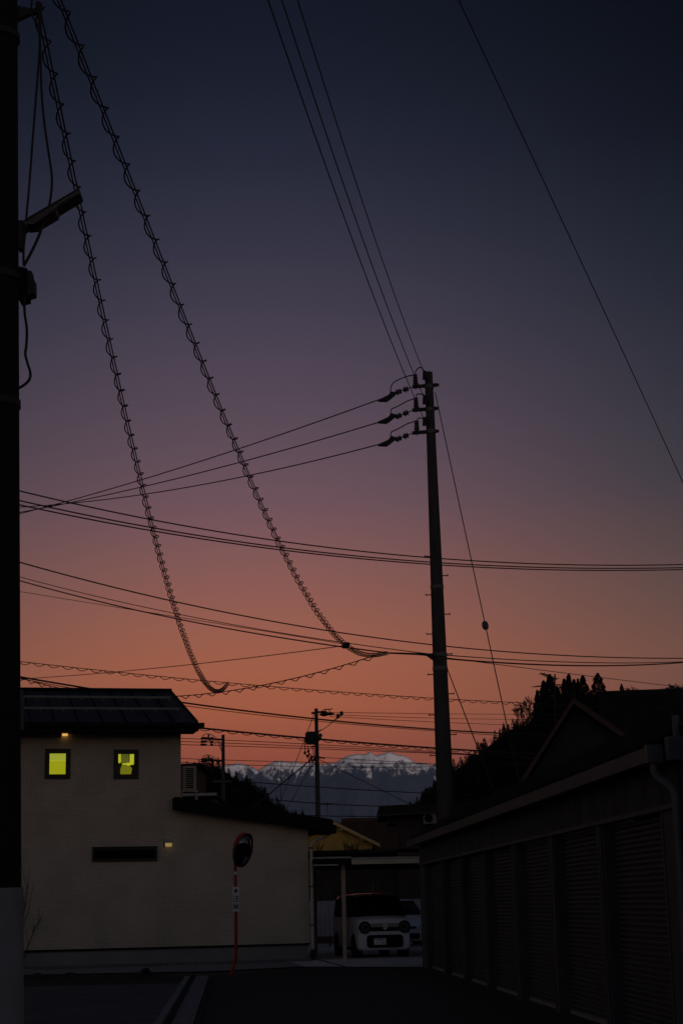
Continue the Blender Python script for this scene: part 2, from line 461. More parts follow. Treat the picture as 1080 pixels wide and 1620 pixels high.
# gravel at the foot of the house wall
b = MB(); rnd = random.Random(11)
for i in range(2600):
    x = rnd.uniform(-9.2, -.1); y = -rnd.random() ** 1.5 * (1.1 + .4 * math.sin(x * 1.7)) - .03; r_ = rnd.uniform(.018, .05)
    c = hw(x, y, .02 + r_ * .3)
    k = len(b.v)
    for dx, dy, dz in ((1, 0, 0), (-.3, .9, 0), (-.8, -.6, 0), (.1, .1, 1)):
        b.v.append(c + Vector((dx + rnd.uniform(-.3, .3), dy + rnd.uniform(-.3, .3), dz * .8)) * r_)
    b.f += [(k, k + 1, k + 3), (k + 1, k + 2, k + 3), (k + 2, k, k + 3)]
o = tag(b.build('gravel', STONE), 'grey gravel strip along the foot of the beige house', 'gravel', kind='stuff')

# ------------------------------------------------------------------ far mountains and hills
ridge = [(-200, 1226), (100, 1222), (250, 1218), (340, 1214), (361, 1210), (377, 1207.5), (393, 1210), (407, 1219), (424, 1208.6), (440, 1202.6), (460, 1206), (481, 1206), (509, 1208.6), (530, 1207),
         (544, 1198), (555, 1193.5), (565, 1194.5), (575, 1193), (586, 1190), (595, 1195), (604, 1192.5), (613, 1190), (632, 1193.5), (650, 1201.6), (662, 1207), (687, 1210), (730, 1216), (800, 1222), (950, 1218), (1300, 1226)]
def interp(tab, x):
    if x <= tab[0][0]: return tab[0][1]
    for (a, b_), (c, d) in zip(tab, tab[1:]):
        if x <= c: return b_ + (d - b_) * (x - a) / (c - a)
    return tab[-1][1]
NX, NY, YR, YB = 640, 72, 14500.0, 12300.0
me_v, me_f, snow = [], [], []
for i in range(NX + 1):
    px = -120 + 1320 * i / NX
    top = at(px, interp(ridge, px), YR)
    for j in range(NY + 1):
        w = j / NY                                        # 0 base, 1 ridge
        y = YB + (YR - YB) * w
        x = top.x * (y / YR) * .3 + top.x * .7
        wx_ = x + 160 * noise.noise(Vector((x / 500, y / 500, 2.0))); wy_ = y + 160 * noise.noise(Vector((x / 500, y / 500, 8.0)))
        rm = noise.ridged_multi_fractal(Vector((wx_ / 620, wy_ / 1500, 3.3)), 1.0, 2.1, 6, 1.0, 2.0)   # about 0..2.5
        env = min(1, w * 3) * max(.0, 1 - w ** 6)
        z = top.z * (w ** 1.05) + (rm - 1.25) * 95 * env
        if j == NY: z = top.z + 16 * noise.noise(Vector((x / 70, 3, 3))) + 12 * noise.noise(Vector((x / 28, 3, 6)))
        me_v.append((x, y, z))
        hz = z / 1330.0
        xs_ = x + 260 * noise.noise(Vector((x / 380, z / 420, 11))) + (z - 1100) * .55 * (1 if noise.noise(Vector((x / 260, 4, 4))) > 0 else -1)
        st = max(0.0, 1 - abs(noise.noise(Vector((xs_ / 150, 1.7, 6)))) / .10)
        lw = max(0.0, min(1.0, .35 + 1.6 * noise.noise(Vector((x / 700, 7, 7)))))
        snow.append(max(-1.0, min(1.6, .35 + (hz - .87) * 5.2 + .62 * st * lw * (1 if .72 < hz < .93 else 0) + (1.2 - rm) * .10)))
    # back slope
for i in range(NX):
    for j in range(NY):
        a = i * (NY + 1) + j; me_f.append((a, a + NY + 1, a + NY + 2, a + 1))
nb = len(me_v)
for i in range(NX + 1):
    a = me_v[i * (NY + 1) + NY]; me_v.append((a[0], a[1] + 2200, 0)); snow.append(0)
for i in range(NX):
    a = i * (NY + 1) + NY; me_f.append((a, a + NY + 1, nb + i + 1, nb + i))
me = bpy.data.meshes.new('mountain_range'); me.from_pydata(me_v, [], me_f); me.materials.append(MOUNT)
at_ = me.attributes.new('snow', 'FLOAT', 'POINT'); at_.data.foreach_set('value', snow)
for p in me.polygons: p.use_smooth = True
o = bpy.data.objects.new('mountain_range', me); col.objects.link(o); struct(o)

def hill(name, prof, Y, base_z, thick, seed):
    """silhouette given as pixels at depth Y; a real ridge with front and back slopes"""
    b = MB(); n = 80; rows = 10
    x0, x1 = prof[0][0], prof[-1][0]
    for i in range(n + 1):
        px = x0 + (x1 - x0) * i / n
        t = at(px, interp(prof, px), Y)
        for j in range(-rows, rows + 1):
            w = 1 - abs(j) / rows
            z = t.z * (w * w * (3 - 2 * w)) + noise.noise(Vector((t.x / 20, j * .7, seed))) * 2 * w
            b.v.append(Vector((t.x, Y + j / rows * thick, z - .5 * (1 - w))))
    k = 2 * rows + 1
    for i in range(n):
        for j in range(k - 1):
            a = i * k + j; b.f.append((a, a + k, a + k + 1, a + 1))
    return struct(b.build(name, FLOORW, smooth=True))
HL_Y, HR_Y = 420.0, 400.0
prof_l = [(-150, 1236), (120, 1232), (300, 1226), (313, 1214), (340, 1216), (354, 1221), (368, 1234), (393, 1243), (415, 1256), (438, 1276), (463, 1293), (520, 1320)]
prof_r = [(640, 1300), (662, 1276), (685, 1252), (717, 1220), (754, 1195), (783, 1172), (803, 1156), (830, 1147), (845, 1143), (852, 1112), (880, 1104), (900, 1102), (932, 1104), (940, 1120), (960, 1122), (1080, 1124), (1300, 1120)]
hill('hill_left', prof_l, HL_Y, 0, 140, 1)
hill('hill_right', prof_r, HR_Y, 0, 150, 2)
# unseen hill added behind the viewer to keep low sun off the town
b = MB()
n, rows = 70, 8
for i in range(n + 1):
    x = -2600 + 5200 * i / n
    top = 165 + 28 * noise.noise(Vector((x / 420, 2, 2))) + 10 * noise.noise(Vector((x / 90, 5, 2)))
    for j in range(-rows, rows + 1):
        w = 1 - abs(j) / rows
        b.v.append(Vector((x, -1500 + j / rows * 600, top * w * w * (3 - 2 * w) - .5 * (1 - w))))
k = 2 * rows + 1
for i in range(n):
    for j in range(k - 1):
        a = i * k + j; b.f.append((a, a + k, a + k + 1, a + 1))
struct(b.build('sun_block_hill', FLOORW, smooth=True))
b = MB(); b.prism([(-40, -14, -.1), (-40, -22, 11.0), (-40, -30, 11.4), (-40, -60, 11.6), (-40, -60, -.1)], (80, 0, 0))  # unseen bank, added to cut low sky light from the house wall's foot
struct(b.build('sky_block_bank', EARTH))

# ------------------------------------------------------------------ trees
def crown_cedar(b, base, h, w, rnd, n=420, start=.12, lsize=.06):
    for i in range(n):
        u = rnd.random() ** .8
        z = h * (start + (1 - start) * u)
        wob = 1 + .22 * math.sin(u * 41 + w) + .12 * math.sin(u * 23)
        rad = w * .5 * (1 - u) ** .78 * wob + .015 * w
        a = rnd.uniform(0, 6.283); rr = rad * math.sqrt(rnd.uniform(.15, 1))
        c = base + Vector((math.cos(a) * rr, math.sin(a) * rr, z - rr * .25))
        s = h * lsize * rnd.uniform(.6, 1.25) * (1 - .55 * u)
        d = Vector((math.cos(a), math.sin(a), rnd.uniform(-.35, .5))).normalized() * s
        e = Vector((-math.sin(a), math.cos(a), rnd.uniform(-.4, .4))).normalized() * s * .55
        k = len(b.v); b.v += [c - d * .4 - e, c + d, c - d * .4 + e, c + Vector((0, 0, s * .7))]
        b.f += [(k, k + 1, k + 2), (k, k + 1, k + 3)]
def crown_round(b, base, h, w, rnd, n=220, ls=.10):
    for i in range(n):
        a = rnd.uniform(0, 6.283); cz = rnd.uniform(-1, 1); rr = rnd.uniform(.35, 1) ** .6
        q = math.sqrt(1 - cz * cz)
        lump = 1 + .25 * math.sin(a * 3 + cz * 4 + w)
        c = base + Vector((math.cos(a) * q * w * .5 * rr * lump, math.sin(a) * q * w * .5 * rr * lump, h * (.58 + .42 * cz * rr * lump)))
        s = h * ls * rnd.uniform(.5, 1.2)
        v = [Vector((rnd.gauss(0, 1), rnd.gauss(0, 1), rnd.gauss(0, 1))).normalized() * s for _ in range(3)]
        k = len(b.v); b.v += [c + x for x in v]; b.f.append((k, k + 1, k + 2))
# cedars on the skyline, each a tree of its own
cedars = [  # top px, py, base py, width px, label
    (852.5, 1092, 1160, 13, 'dark cedar at the left end of the tall clump, beside the bare tree'),
    (863, 1077, 1160, 17, 'slim dark cedar just under the tip of the roof antenna'),
    (873.5, 1067, 1160, 22, 'tallest pointed cedar right behind the roof antenna'),
    (884, 1086, 1160, 15, 'low dark cedar filling the gap right of the antenna mast'),
    (895.5, 1074, 1150, 14, 'narrow cedar left of the double tipped cedar behind the gable'),
    (903, 1067, 1150, 16, 'tall dark cedar standing straight above the red gable peak'),
    (911, 1075, 1150, 13, 'thin cedar tucked between two taller ones above the gable'),
    (917, 1074, 1145, 10, 'smallest cedar tip in the clump right of the gable peak'),
    (925, 1069, 1145, 19, 'pointed cedar at the right end of the clump behind the gable'),
    (948, 1065, 1130, 24, 'broad bushy cedar standing alone above the dark tiled ridge'),
    (984.5, 1082, 1120, 9, 'small conifer tip beside the russet shrub above the ridge'),
    (1058, 1086, 1120, 10, 'low dark tree above the tiled ridge, second from the right edge'),
    (1068, 1081, 1120, 15, 'round dark tree above the tiled ridge at the right edge')]
for i, (px, py, pb, wp, lab) in enumerate(cedars):
    Yd = HR_Y - 18 + (i * 7) % 24
    top = at(px, py, Yd); bs = at(px, pb, Yd); bs.z -= 2
    h = top.z - bs.z; w = wp / ppm(Yd) * 2.3
    t = thing('cedar_tree', lab, 'tree', bs, 0, 'cedars on the hill skyline')
    rnd = random.Random(100 + i)
    c = MB()
    if i >= 11: crown_round(c, Vector((0, 0, h * .35)), h * .62, w * 1.1, rnd, 300, .12)
    else: crown_cedar(c, Vector((0, 0, 0)), h, w, rnd, 2600 if wp > 12 else 1600, .05, .045)
    c.build('crown', NEEDLE, t)
    MB().tube([(0, 0, -1), (0, 0, h * .5), (0, 0, h * .97)], [w * .05, w * .035, .03], 6).build('trunk', BARK, t)
def branch_tree(b, p, d, ln, r, depth, rnd, spread=.5, up=.15, minr=.0):
    pts = [p]; q = p.copy(); dd = d.copy()
    for k in range(3):
        dd = (dd + Vector((rnd.gauss(0, .12), rnd.gauss(0, .12), rnd.gauss(.03, .08)))).normalized(); q = q + dd * ln / 3; pts.append(q.copy())
    b.tube(pts, [max(minr, r * (1 - .12 * k)) for k in range(4)], 4, False)
    if depth == 0: return
    for k in range(rnd.choice((3, 4))):
        a = rnd.uniform(0, 6.283); s = dd.cross(Vector((.3, .8, .2))).normalized(); s2 = dd.cross(s)
        nd = (dd + (s * math.cos(a) + s2 * math.sin(a)) * spread * rnd.uniform(.7, 1.3) + Vector((0, 0, up))).normalized()
        st = pts[rnd.choice((1, 2, 3, 3))]
        branch_tree(b, st, nd, ln * rnd.uniform(.6, .8), r * .62, depth - 1, rnd, spread, up, minr)
def bare_tree(px, py_top, py_base, Yd, label, seed, name='bare_tree', minr=.05, depth=4, rt=None):
    bs = at(px, py_base, Yd); top = at(px, py_top, Yd); h = top.z - bs.z
    t = thing(name, label, 'tree', bs)
    rnd = random.Random(seed); c = MB()
    for k in range(5):
        a = k * 1.25; branch_tree(c, Vector((0, 0, h * (.22 + .08 * k))), Vector((math.cos(a) * .55, math.sin(a) * .55, .8)).normalized(), h * .26, h * .012, depth - 1, rnd, .6, .1, minr)
    c.build('crown', TWIG, t)
    MB().tube([(0, 0, -1), (0, 0, h * .4), (.1, 0, h * .85)], [h * .018, h * .012, minr], 6).build('trunk', BARK, t)
bare_tree(837, 1107, 1156, HR_Y - 20, 'leafless russet tree on the hill slope left of the tall cedars', 5)
bare_tree(824, 1118, 1160, HR_Y - 25, 'smaller leafless tree leaning on the slope left of the russet one', 8)
bare_tree(1000, 1085, 1120, HR_Y - 20, 'leafless russet shrub peeping over the dark tiled ridge', 9, 'bare_shrub')
# woods on both slopes: one mass each
def woods(name, label, prof, Y, x0, x1, seed, n, thick, conifer=.35, dz=5.5):
    rnd = random.Random(seed); b = MB()
    for i in range(n):
        px = rnd.uniform(x0, x1); f = rnd.random()
        skyline = f < .35
        t = at(px, interp(prof, px), Y)
        if skyline: y, z = Y - rnd.uniform(0, 8), t.z - 1.5
        else:
            w = rnd.uniform(.45, 1); y = Y - (1 - w) * thick; z = t.z * (w * w * (3 - 2 * w)) - .5
        h = rnd.uniform(.55, 1.25) * dz
        x = t.x * y / Y if False else t.x
        if rnd.random() < conifer: crown_cedar(b, Vector((x, y, z - h * .3)), h * 1.35, h * .5, rnd, 170, .1, .085)
        else: crown_round(b, Vector((x, y, z - h * .3)), h, h * rnd.uniform(.8, 1.2), rnd, 200, .075)
    return tag(b.build(name, WOODS), label, 'woods', kind='stuff')
woods('woods', 'dark wooded slope falling to the left behind the concrete pole', prof_r, HR_Y, 640, 1100, 21, 560, 120, .75, 3.0)
woods('woods', 'dark wooded slope falling to the right below the snowy mountains', prof_l, HL_Y, -40, 500, 22, 560, 120, .5, 3.0)

# ------------------------------------------------------------------ the beige house
xc, _ = hp(286, 1300)              # corner of the two-storey part
ze = hp(286, 1156)[1]              # top of its wall
XL = -17.0
house = thing('house', 'beige two storey house with black roof and two lit windows', 'house', H0, HA)
D_H = 8.0
# walls, with openings left for windows
def wrect(px0, py0, px1, py1, off=0.0):
    a = hp(px0, py0, off); c = hp(px1, py1, off); return min(a[0], c[0]), max(a[0], c[0]), min(a[1], c[1]), max(a[1], c[1])
W1 = wrect(73, 1186, 110, 1231); W2 = wrect(181.5, 1187, 218, 1231); W3 = wrect(147, 1342, 248, 1361)
zf = (hp(40, 1503)[1] + hp(480, 1494)[1]) / 2
def wall_grid(x0, x1, z0, z1, holes, name):
    xs = sorted({x0, x1, *[h[0] for h in holes], *[h[1] for h in holes]}); zs = sorted({z0, z1, *[h[2] for h in holes], *[h[3] for h in holes]})
    b = MB()
    for i in range(len(xs) - 1):
        for j in range(len(zs) - 1):
            cx, cz = (xs[i] + xs[i + 1]) / 2, (zs[j] + zs[j + 1]) / 2
            if any(h[0] < cx < h[1] and h[2] < cz < h[3] for h in holes): continue
            b.quad((xs[i], 0, zs[j]), (xs[i + 1], 0, zs[j]), (xs[i + 1], 0, zs[j + 1]), (xs[i], 0, zs[j + 1]))
    for h in holes:
        a, c, d, e = h; q = .14
        b.quad((a, 0, d), (a, 0, e), (a, q, e), (a, q, d)); b.quad((c, 0, d), (c, q, d), (c, q, e), (c, 0, e))
        b.quad((a, 0, d), (a, q, d), (c, q, d), (c, 0, d)); b.quad((a, 0, e), (c, 0, e), (c, q, e), (a, q, e))
    return b
b = wall_grid(XL, xc, zf, ze, [W1, W2, W3], 'wall')
b.quad((xc, 0, zf), (xc, D_H, zf), (xc, D_H, ze), (xc, 0, ze))
b.quad((XL, D_H, zf), (XL, 0, zf), (XL, 0, ze), (XL, D_H, ze)); b.quad((xc, D_H, zf), (XL, D_H, zf), (XL, D_H, ze), (xc, D_H, ze))
b.quad((XL, .5, ze), (xc, .5, ze), (xc, D_H, ze), (XL, D_H, ze))
b.build('wall', SIDING, house)
# wing wall with sloping top
fo = -.45                                            # fascia stands in front of the wall
fl_t = hp(276, 1261.5, fo); fl_b = hp(278, 1283, fo); fr_t = hp(527, 1297.5, fo); fr_b = hp(527, 1318, fo)
sl_t = (fr_t[1] - fl_t[1]) / (fr_t[0] - fl_t[0]); th = .29
def wing_z(x): return fl_t[1] + sl_t * (x - fl_t[0])
b = MB()
b.poly([(xc, 0, zf), (0, 0, zf), (0, 0, wing_z(0) - th + .03), (xc, 0, wing_z(xc) - th + .03)])
b.poly([(0, 0, zf), (0, 6, zf), (0, 6, wing_z(0) - th + .03), (0, 0, wing_z(0) - th + .03)])
b.poly([(0, 6, zf), (xc, 6, zf), (xc, 6, wing_z(xc) - th + .03), (0, 6, wing_z(0) - th + .03)])
b.build('wing_wall', SIDING, house)
wr = MB()
xa, xb = fl_t[0], fr_t[0]
wr.prism([(xa, fo, wing_z(xa) - th), (xb, fo, wing_z(xb) - th), (xb, fo, wing_z(xb)), (xa, fo, wing_z(xa))], (0, -fo - .002, 0))
wr.prism([(xc + .003, 0, wing_z(xc) - th), (xb, 0, wing_z(xb) - th), (xb, 0, wing_z(xb)), (xc + .003, 0, wing_z(xc))], (0, 6.4, 0))
wro = wr.build('wing_roof', BLACKM, house)
for i in range(9):                                   # standing seams of the wing roof
    y = fo + .1 + i * .75
    MB().beam((max(xa, xc + .05) if y > 0 else xa + .02, y, wing_z(max(xa, xc + .05) if y > 0 else xa + .02) + .014), (xb - .02, y, wing_z(xb - .02) + .014), .03, .03).build('seam', BLACKM, wro)
# foundation with drip edge
b = MB(); b.box((XL, .03, -.1), (-.03, D_H - .1, zf - .002)); b.build('foundation', FOUND, house)
b = MB(); b.box((XL, -.022, zf - .035), (.004, .02, zf + .012)); b.build('drip_edge', BLACKM, house)
# main roof: eave fascia, seamed panels, snow guards
eo = -.75
ef = hp(313, 1143, eo); efb = hp(313, 1157, eo); xe = ef[0]; z_e = ef[1]
rid = hit(270, 1093, hw(xe, 0, 0), HX) - H0
ry, rz_ = rid.dot(HY), rid.z
if ry - eo < 1.0 or ry > 9: ry, rz_ = 3.2, z_e + 1.5
print('roof ridge local', ry, rz_, 'eave', z_e, xe)
roof = MB()
roof.prism([(XL, eo + .02, z_e - .20), (XL, ry, rz_ - .20), (XL, ry, rz_ - .03), (XL, eo + .02, z_e - .03)], (xe - XL - .01, 0, 0))
roof.prism([(XL, ry + .001, rz_ - .20), (XL, 2 * ry - eo, z_e - .2), (XL, 2 * ry - eo, z_e - .03), (XL, ry + .001, rz_ - .03)], (xe - XL - .01, 0, 0))
ro = roof.build('roof', BLACKM, house)
fz = efb[1]
MB().box((XL, eo - .02, fz), (xe + .02, eo + .018, z_e - .005)).build('fascia', BLACKM, house)
MB().box((XL, eo + .02, fz), (xe - .02, .0 - .002, fz + .03)).build('soffit', BLACKM, house)
g = MB()
gpts = [(XL, eo - .1, z_e - .06), (xe + .16, eo - .1, z_e - .06)]
g.box((XL, eo - .14, z_e - .13), (xe + .16, eo - .022, z_e - .02)); g.build('gutter', BLACKM, house)
# gable triangle under the roof
MB().poly([(xc, 0, ze), (xc, 2 * ry, ze), (xc, ry, rz_ - .2)]).build('gable_end', SIDING, house)
pw = .62; k = 0; x = xe
def rz_at(y): return z_e + (rz_ - z_e) * (y - eo) / (ry - eo)
pm = None; sm = None
while x - pw > XL + .5 and k < 18:
    if pm is None:
        q = MB(); q.prism([(0, eo, z_e - .03), (0, ry, rz_ - .03), (0, ry, rz_), (0, eo, z_e)], (-(pw - .03), 0, 0)); pm = q.mesh('roof_panel', ROOFM)
        q = MB(); q.beam((0, eo, z_e + .014), (0, ry, rz_ + .014), .028, .05, Vector((0, 0, 1))); sm = q.mesh('seam', BLACKM)
    for nm, msh in (('roof_panel', pm), ('seam', sm)):
        o = bpy.data.objects.new(nm, msh); col.objects.link(o); o.parent = ro; o.location = (x - (.015 if nm == 'roof_panel' else 0.0), 0, 0)
    x -= pw; k += 1
MB().box((XL, ry - .16, rz_ - .02), (xe + .02, ry + .16, rz_ + .05)).build('ridge_cap', BLACKM, ro)
SNOWG = mat('snow_guard_steel', (.16, .16, .17), .45, .1, 5, 0, .5)
for f in (.30, .66):
    y = eo + (ry - eo) * f; z = rz_at(y)
    s = MB(); s.beam((XL, y, z + .09), (xe - .25, y, z + .09), .05, .06)
    xx = xe - .3
    while xx > XL: s.box((xx - .015, y - .02, z), (xx + .015, y + .1, z + .08)); xx -= pw
    s.build('snow_guard', SNOWG, ro)
# windows
def window(rc, kind):
    a, c, d, e = rc; fw = .10
    w = MB()
    w.box((a - .02, -.03, d - .02), (c + .02, .02, d + fw)); w.box((a - .02, -.03, e - fw), (c + .02, .02, e + .02))
    w.box((a - .02, -.03, d + fw), (a + fw, .02, e - fw)); w.box((c - fw, -.03, d + fw), (c + .02, .02, e - fw))
    return w.build('window', FRAME, house), (a + fw, c - fw, d + fw, e - fw)
GLASS = bpy.data.materials.new('window_glass'); GLASS.use_nodes = True
gt = GLASS.node_tree; gt.nodes.clear()
go = gt.nodes.new('ShaderNodeOutputMaterial'); tr = gt.nodes.new('ShaderNodeBsdfTransparent'); gg = gt.nodes.new('ShaderNodeBsdfGlossy'); ms = gt.nodes.new('ShaderNodeMixShader')
gg.inputs['Roughness'].default_value = .03; ms.inputs[0].default_value = .06
gt.links.new(tr.outputs[0], ms.inputs[1]); gt.links.new(gg.outputs[0], ms.inputs[2]); gt.links.new(ms.outputs[0], go.inputs[0])
w1, (a, c, d, e) = window(W1, 1)
MB().quad((a, .03, d), (c, .03, d), (c, .03, e), (a, .03, e)).build('pane', GLASS, w1)
zm = d + (e - d) * .655
MB().box((a - .05, .055, d - .05), (c + .05, .06, zm)).build('blind', GLOWG, w1)
MB().box((a - .05, .052, zm + .012), (c + .05, .057, e + .05)).build('blind', GLOWG2, w1)
MB().box((a - .05, .05, zm), (c + .05, .058, zm + .012)).build('blind_rail', GLOWB, w1)
w2, (a, c, d, e) = window(W2, 2)
MB().quad((a, .03, d), (c, .03, d), (c, .03, e), (a, .03, e)).build('pane', GLASS, w2)
wx, wz = c - a, e - d
def shape(name, pts, m, y):
    MB().prism([(a + u * wx, y, d + v * wz) for u, v in pts], (0, .01, 0)).build(name, m, w2)
MB().box((a - .3, .50, d - .3), (c + .3, .52, e + .3)).build('room_wall', FRAME, w2)
shape('ceiling_patch', [(.18, .60), (.74, .56), (.76, 1.05), (.18, 1.05)], GLOWD, .30)
shape('curtain', [(-.05, .62), (.12, .56), (.20, .66), (.18, 1.05), (-.05, 1.05)], GLOWB, .10)
shape('curtain', [(.74, .52), (.98, .48), (1.05, .60), (1.05, 1.05), (.76, 1.05)], GLOWB, .10)
shape('curtain', [(.28, .50), (.70, .44), (.90, .50), (.74, .60), (.30, .56)], GLOWB, .14)
shape('hanging_bag', [(.16, -.02), (.84, -.02), (.90, .30), (.80, .40), (.62, .44), (.50, .50), (.26, .48), (.16, .28)], GLOWM, .08)
a, c, d, e = W3
wb = MB(); wb.box((a - .01, -.06, d - .01), (c + .01, .05, e + .01)); w3 = wb.build('slit_window', FRAME, house)
MB().box((a + .05, -.066, d + .05), (c - .05, -.061, e - .05)).build('pane', CARG, w3)
MB().box((a - .02, -.12, e + .012), (c + .02, -.062, e + .03)).build('hood', BLACKM, w3)
# wall lamps
a, c, d, e = wrect(96.5, 1157.5, 107, 1165)
wl = MB().box((a, -.10, d), (a + .03, -.002, e)).build('wall_lamp', BLACKM, house)
MB().box((a + .032, -.13, d + .01), (c, -.004, e)).build('glowing_lens', LAMPG, wl)
a, c, d, e = wrect(259.5, 1327, 271, 1340.5); zmid = d + (e - d) * .5
wl = MB().box((a, -.12, zmid), (c, -.002, e)).build('wall_lamp', ALU, house)
MB().box((a, -.02, d), (a + .03, -.003, zmid - .002)).build('lamp_back', BLACKM, wl)
MB().box((a + .03, -.11, d + .02), (c, -.004, zmid - .003)).build('glowing_lens', LAMPG2, wl)
# gutter end and downpipe of the wing
xg = xb; zg = wing_z(xb) - th
MB().box((xb - .22, fo - .1, zg - .06), (xb + .06, fo + .9, zg + .16)).build('wing_gutter', BLACKM, house)
pxp = .06
MB().tube([(xb - .05, -.12, zg - .05), (xb - .1, -.12, zg - .1), (pxp + .12, -.12, zg - .22), (pxp, -.12, zg - .34), (pxp, -.12, .32), (pxp, -.12, .30)], [.045] * 5 + [.045], 10).build('downpipe', PVC, house, smooth=True)
MB().tube([(pxp, -.12, .29), (pxp, -.12, -.02)], .058, 10).build('pipe_foot', BLACKM, house)
for zz in (.9, 1.9, 2.9): MB().box((pxp - .055, -.17, zz), (pxp + .055, -.004, zz + .03)).build('pipe_clip', BLACKM, house)

# air conditioner on the wing roof
p = hit(300, 1262, hw(0, 1.2, 0), HY)
acx = (p - H0).dot(HX); zr = wing_z(acx)
ac_ = thing('air_conditioner', 'tall white air conditioner on a stand upon the low black roof', 'air conditioner', hw(acx, 1.2, zr + .0), HA)
q0 = hit(289, 1212, hw(0, 1.2, 0), HY); q1 = hit(310, 1250, hw(0, 1.2, 0), HY)
wA = (q1 - q0).dot(HX); z1 = q0.z - zr; z0 = q1.z - zr
MB().box((-wA / 2, 0, z0), (wA / 2, .32, z1)).build('casing', ACP, ac_)
MB().box((-wA / 2 + .055, -.004, z0 + .04), (wA / 2 - .045, -.001, z1 - .04)).build('coil', BLACKM, ac_)
for k in range(12):
    zz = z0 + .05 + (z1 - z0 - .1) * k / 11
    MB().box((-wA / 2 + .06, -.02, zz - .008), (wA / 2 - .05, -.006, zz + .008)).build('grille_slat', ACP, ac_)
for k in range(2): MB().box((-wA / 2 + .05 + k * (wA - .12), -.022, z0 + .03), (-wA / 2 + .07 + k * (wA - .12), -.003, z1 - .03)).build('grille_post', ACP, ac_)
MB().box((-wA / 2 - .05, 0.01, z0 - .04), (wA / 2 + .06, .31, z0 - .002)).build('stand_top', ACP, ac_)
for sx in (-1, 1):
    for yy in (.02, .28): MB().beam((sx * (wA / 2), yy, z0 - .042), (sx * (wA / 2 + .05), yy, -.0 + wing_z(acx + sx * (wA / 2 + .05)) - zr), .035, .035, Vector((0, 1, 0))).build('stand_leg', ACP, ac_)

# ------------------------------------------------------------------ small street things
# convex mirror on a bent orange post
mb_ = gnd(366, 1541)
mir = thing('convex_mirror', 'round traffic mirror on a bent orange post before the beige house', 'traffic mirror', (mb_.x, mb_.y, 0))
Ym = mb_.y
def mw(px, py): return at(px, py, Ym)
MB().tube([mw(366, 1542), mw(369, 1530), mw(372.5, 1516), mw(373.3, 1500), mw(373, 1440), mw(372.3, 1380), mw(372, 1340)], .036, 10).build('post', ORANGE, mir, smooth=True, world=True)
mc = mw(385, 1345.5); mn = (Vector((.87, -.44, -.22))).normalized(); mr_ = .355
MM = Matrix.Translation(mc + Vector((0, -.16, 0))) @ mn.to_track_quat('Z', 'Y').to_matrix().to_4x4()
prof = [(mr_ * math.sin(t * .1 * .62) / math.sin(.62), .13 * (math.cos(t * .1 * .62) - math.cos(.62)) / (1 - math.cos(.62))) for t in range(10, -1, -1)]
MB().lathe(prof[:-1] + [(.002, .13)], MM, 32).build('mirror_face', MIRROR, mir, smooth=True, world=True)
MB().lathe([(mr_ + .012, -.03), (mr_ + .02, .03), (mr_ - .02, .032), (mr_ - .03, -.03)], MM, 32).build('rim', RUBBER, mir, world=True)
MB().lathe([(mr_ + .004, -.032), (mr_ - .05, -.08), (.06, -.12)], MM, 24).build('back_shell', ORANGE, mir, world=True)
b = MB(); ns = 20                                    # hood over the upper half
upv = (Vector((0, 0, 1)) - mn * mn.z).normalized(); sdv2 = upv.cross(mn)
for i in range(ns + 1):
    a = R(-78 + 156 * i / ns); dr = upv * math.cos(a) + sdv2 * math.sin(a); ext = .01 + .05 * math.cos(a * 90 / 78)
    base = MM.translation + dr * (mr_ + .026)
    b.v += [base - mn * .05, base + mn * ext, base + dr * .006 + mn * ext, base + dr * .006 - mn * .05]
for i in range(ns):
    for k in range(4):
        k2 = (k + 1) % 4; b.f.append((4 * i + k, 4 * i + k2, 4 * i + 4 + k2, 4 * i + 4 + k))
b.build('hood', ORANGE, mir, world=True)
bk = MM.translation - mn * .12
MB().tube([mw(372, 1352), bk], .022, 8).build('bracket', BLACKM, mir, world=True)
MB().box(mw(370.5, 1379) + Vector((0, -.045, -.07)), mw(374.5, 1379) + Vector((0, -.037, 0))).build('label_plate', SIGNW, mir, world=True)
pl0, pl1 = mw(368.3, 1442), mw(378.6, 1403)
plate = MB().box((pl0.x, Ym - .062, pl0.z), (pl1.x, Ym - .046, pl1.z)).build('caution_plate', SIGNW, mir, world=True)
xm = (pl0.x + pl1.x) / 2; ph = pl1.z - pl0.z
def put(tb, name, x, z, m, par, y=None):
    M = Matrix.Translation((x, (Ym - .0655) if y is None else y, z)) @ Matrix.Rotation(R(90), 4, 'X')
    tb.v = [M @ v for v in tb.v]; return tb.build(name, m, par, world=True)
put(text_mb('注', .150, .0015, .0022), 'lettering', xm, pl0.z + ph * .50, INK, plate)
put(text_mb('意', .150, .0015, .0022), 'lettering', xm, pl0.z + ph * .20, INK, plate)
s = MB(); zz = pl0.z + ph * .82; k = .058
star = [(0, 1.25), (.42, .55), (1, .05), (.42, -.25), (.22, -.3), (.22, -.75), (0, -1.1), (-.22, -.75), (-.22, -.3), (-.42, -.25), (-1, .05), (-.42, .55)]
s.prism([(xm + u * k, Ym - .0665, zz + v * k) for u, v in star], (0, .004, 0)); s.build('arrow_mark', INKR, plate, world=True)

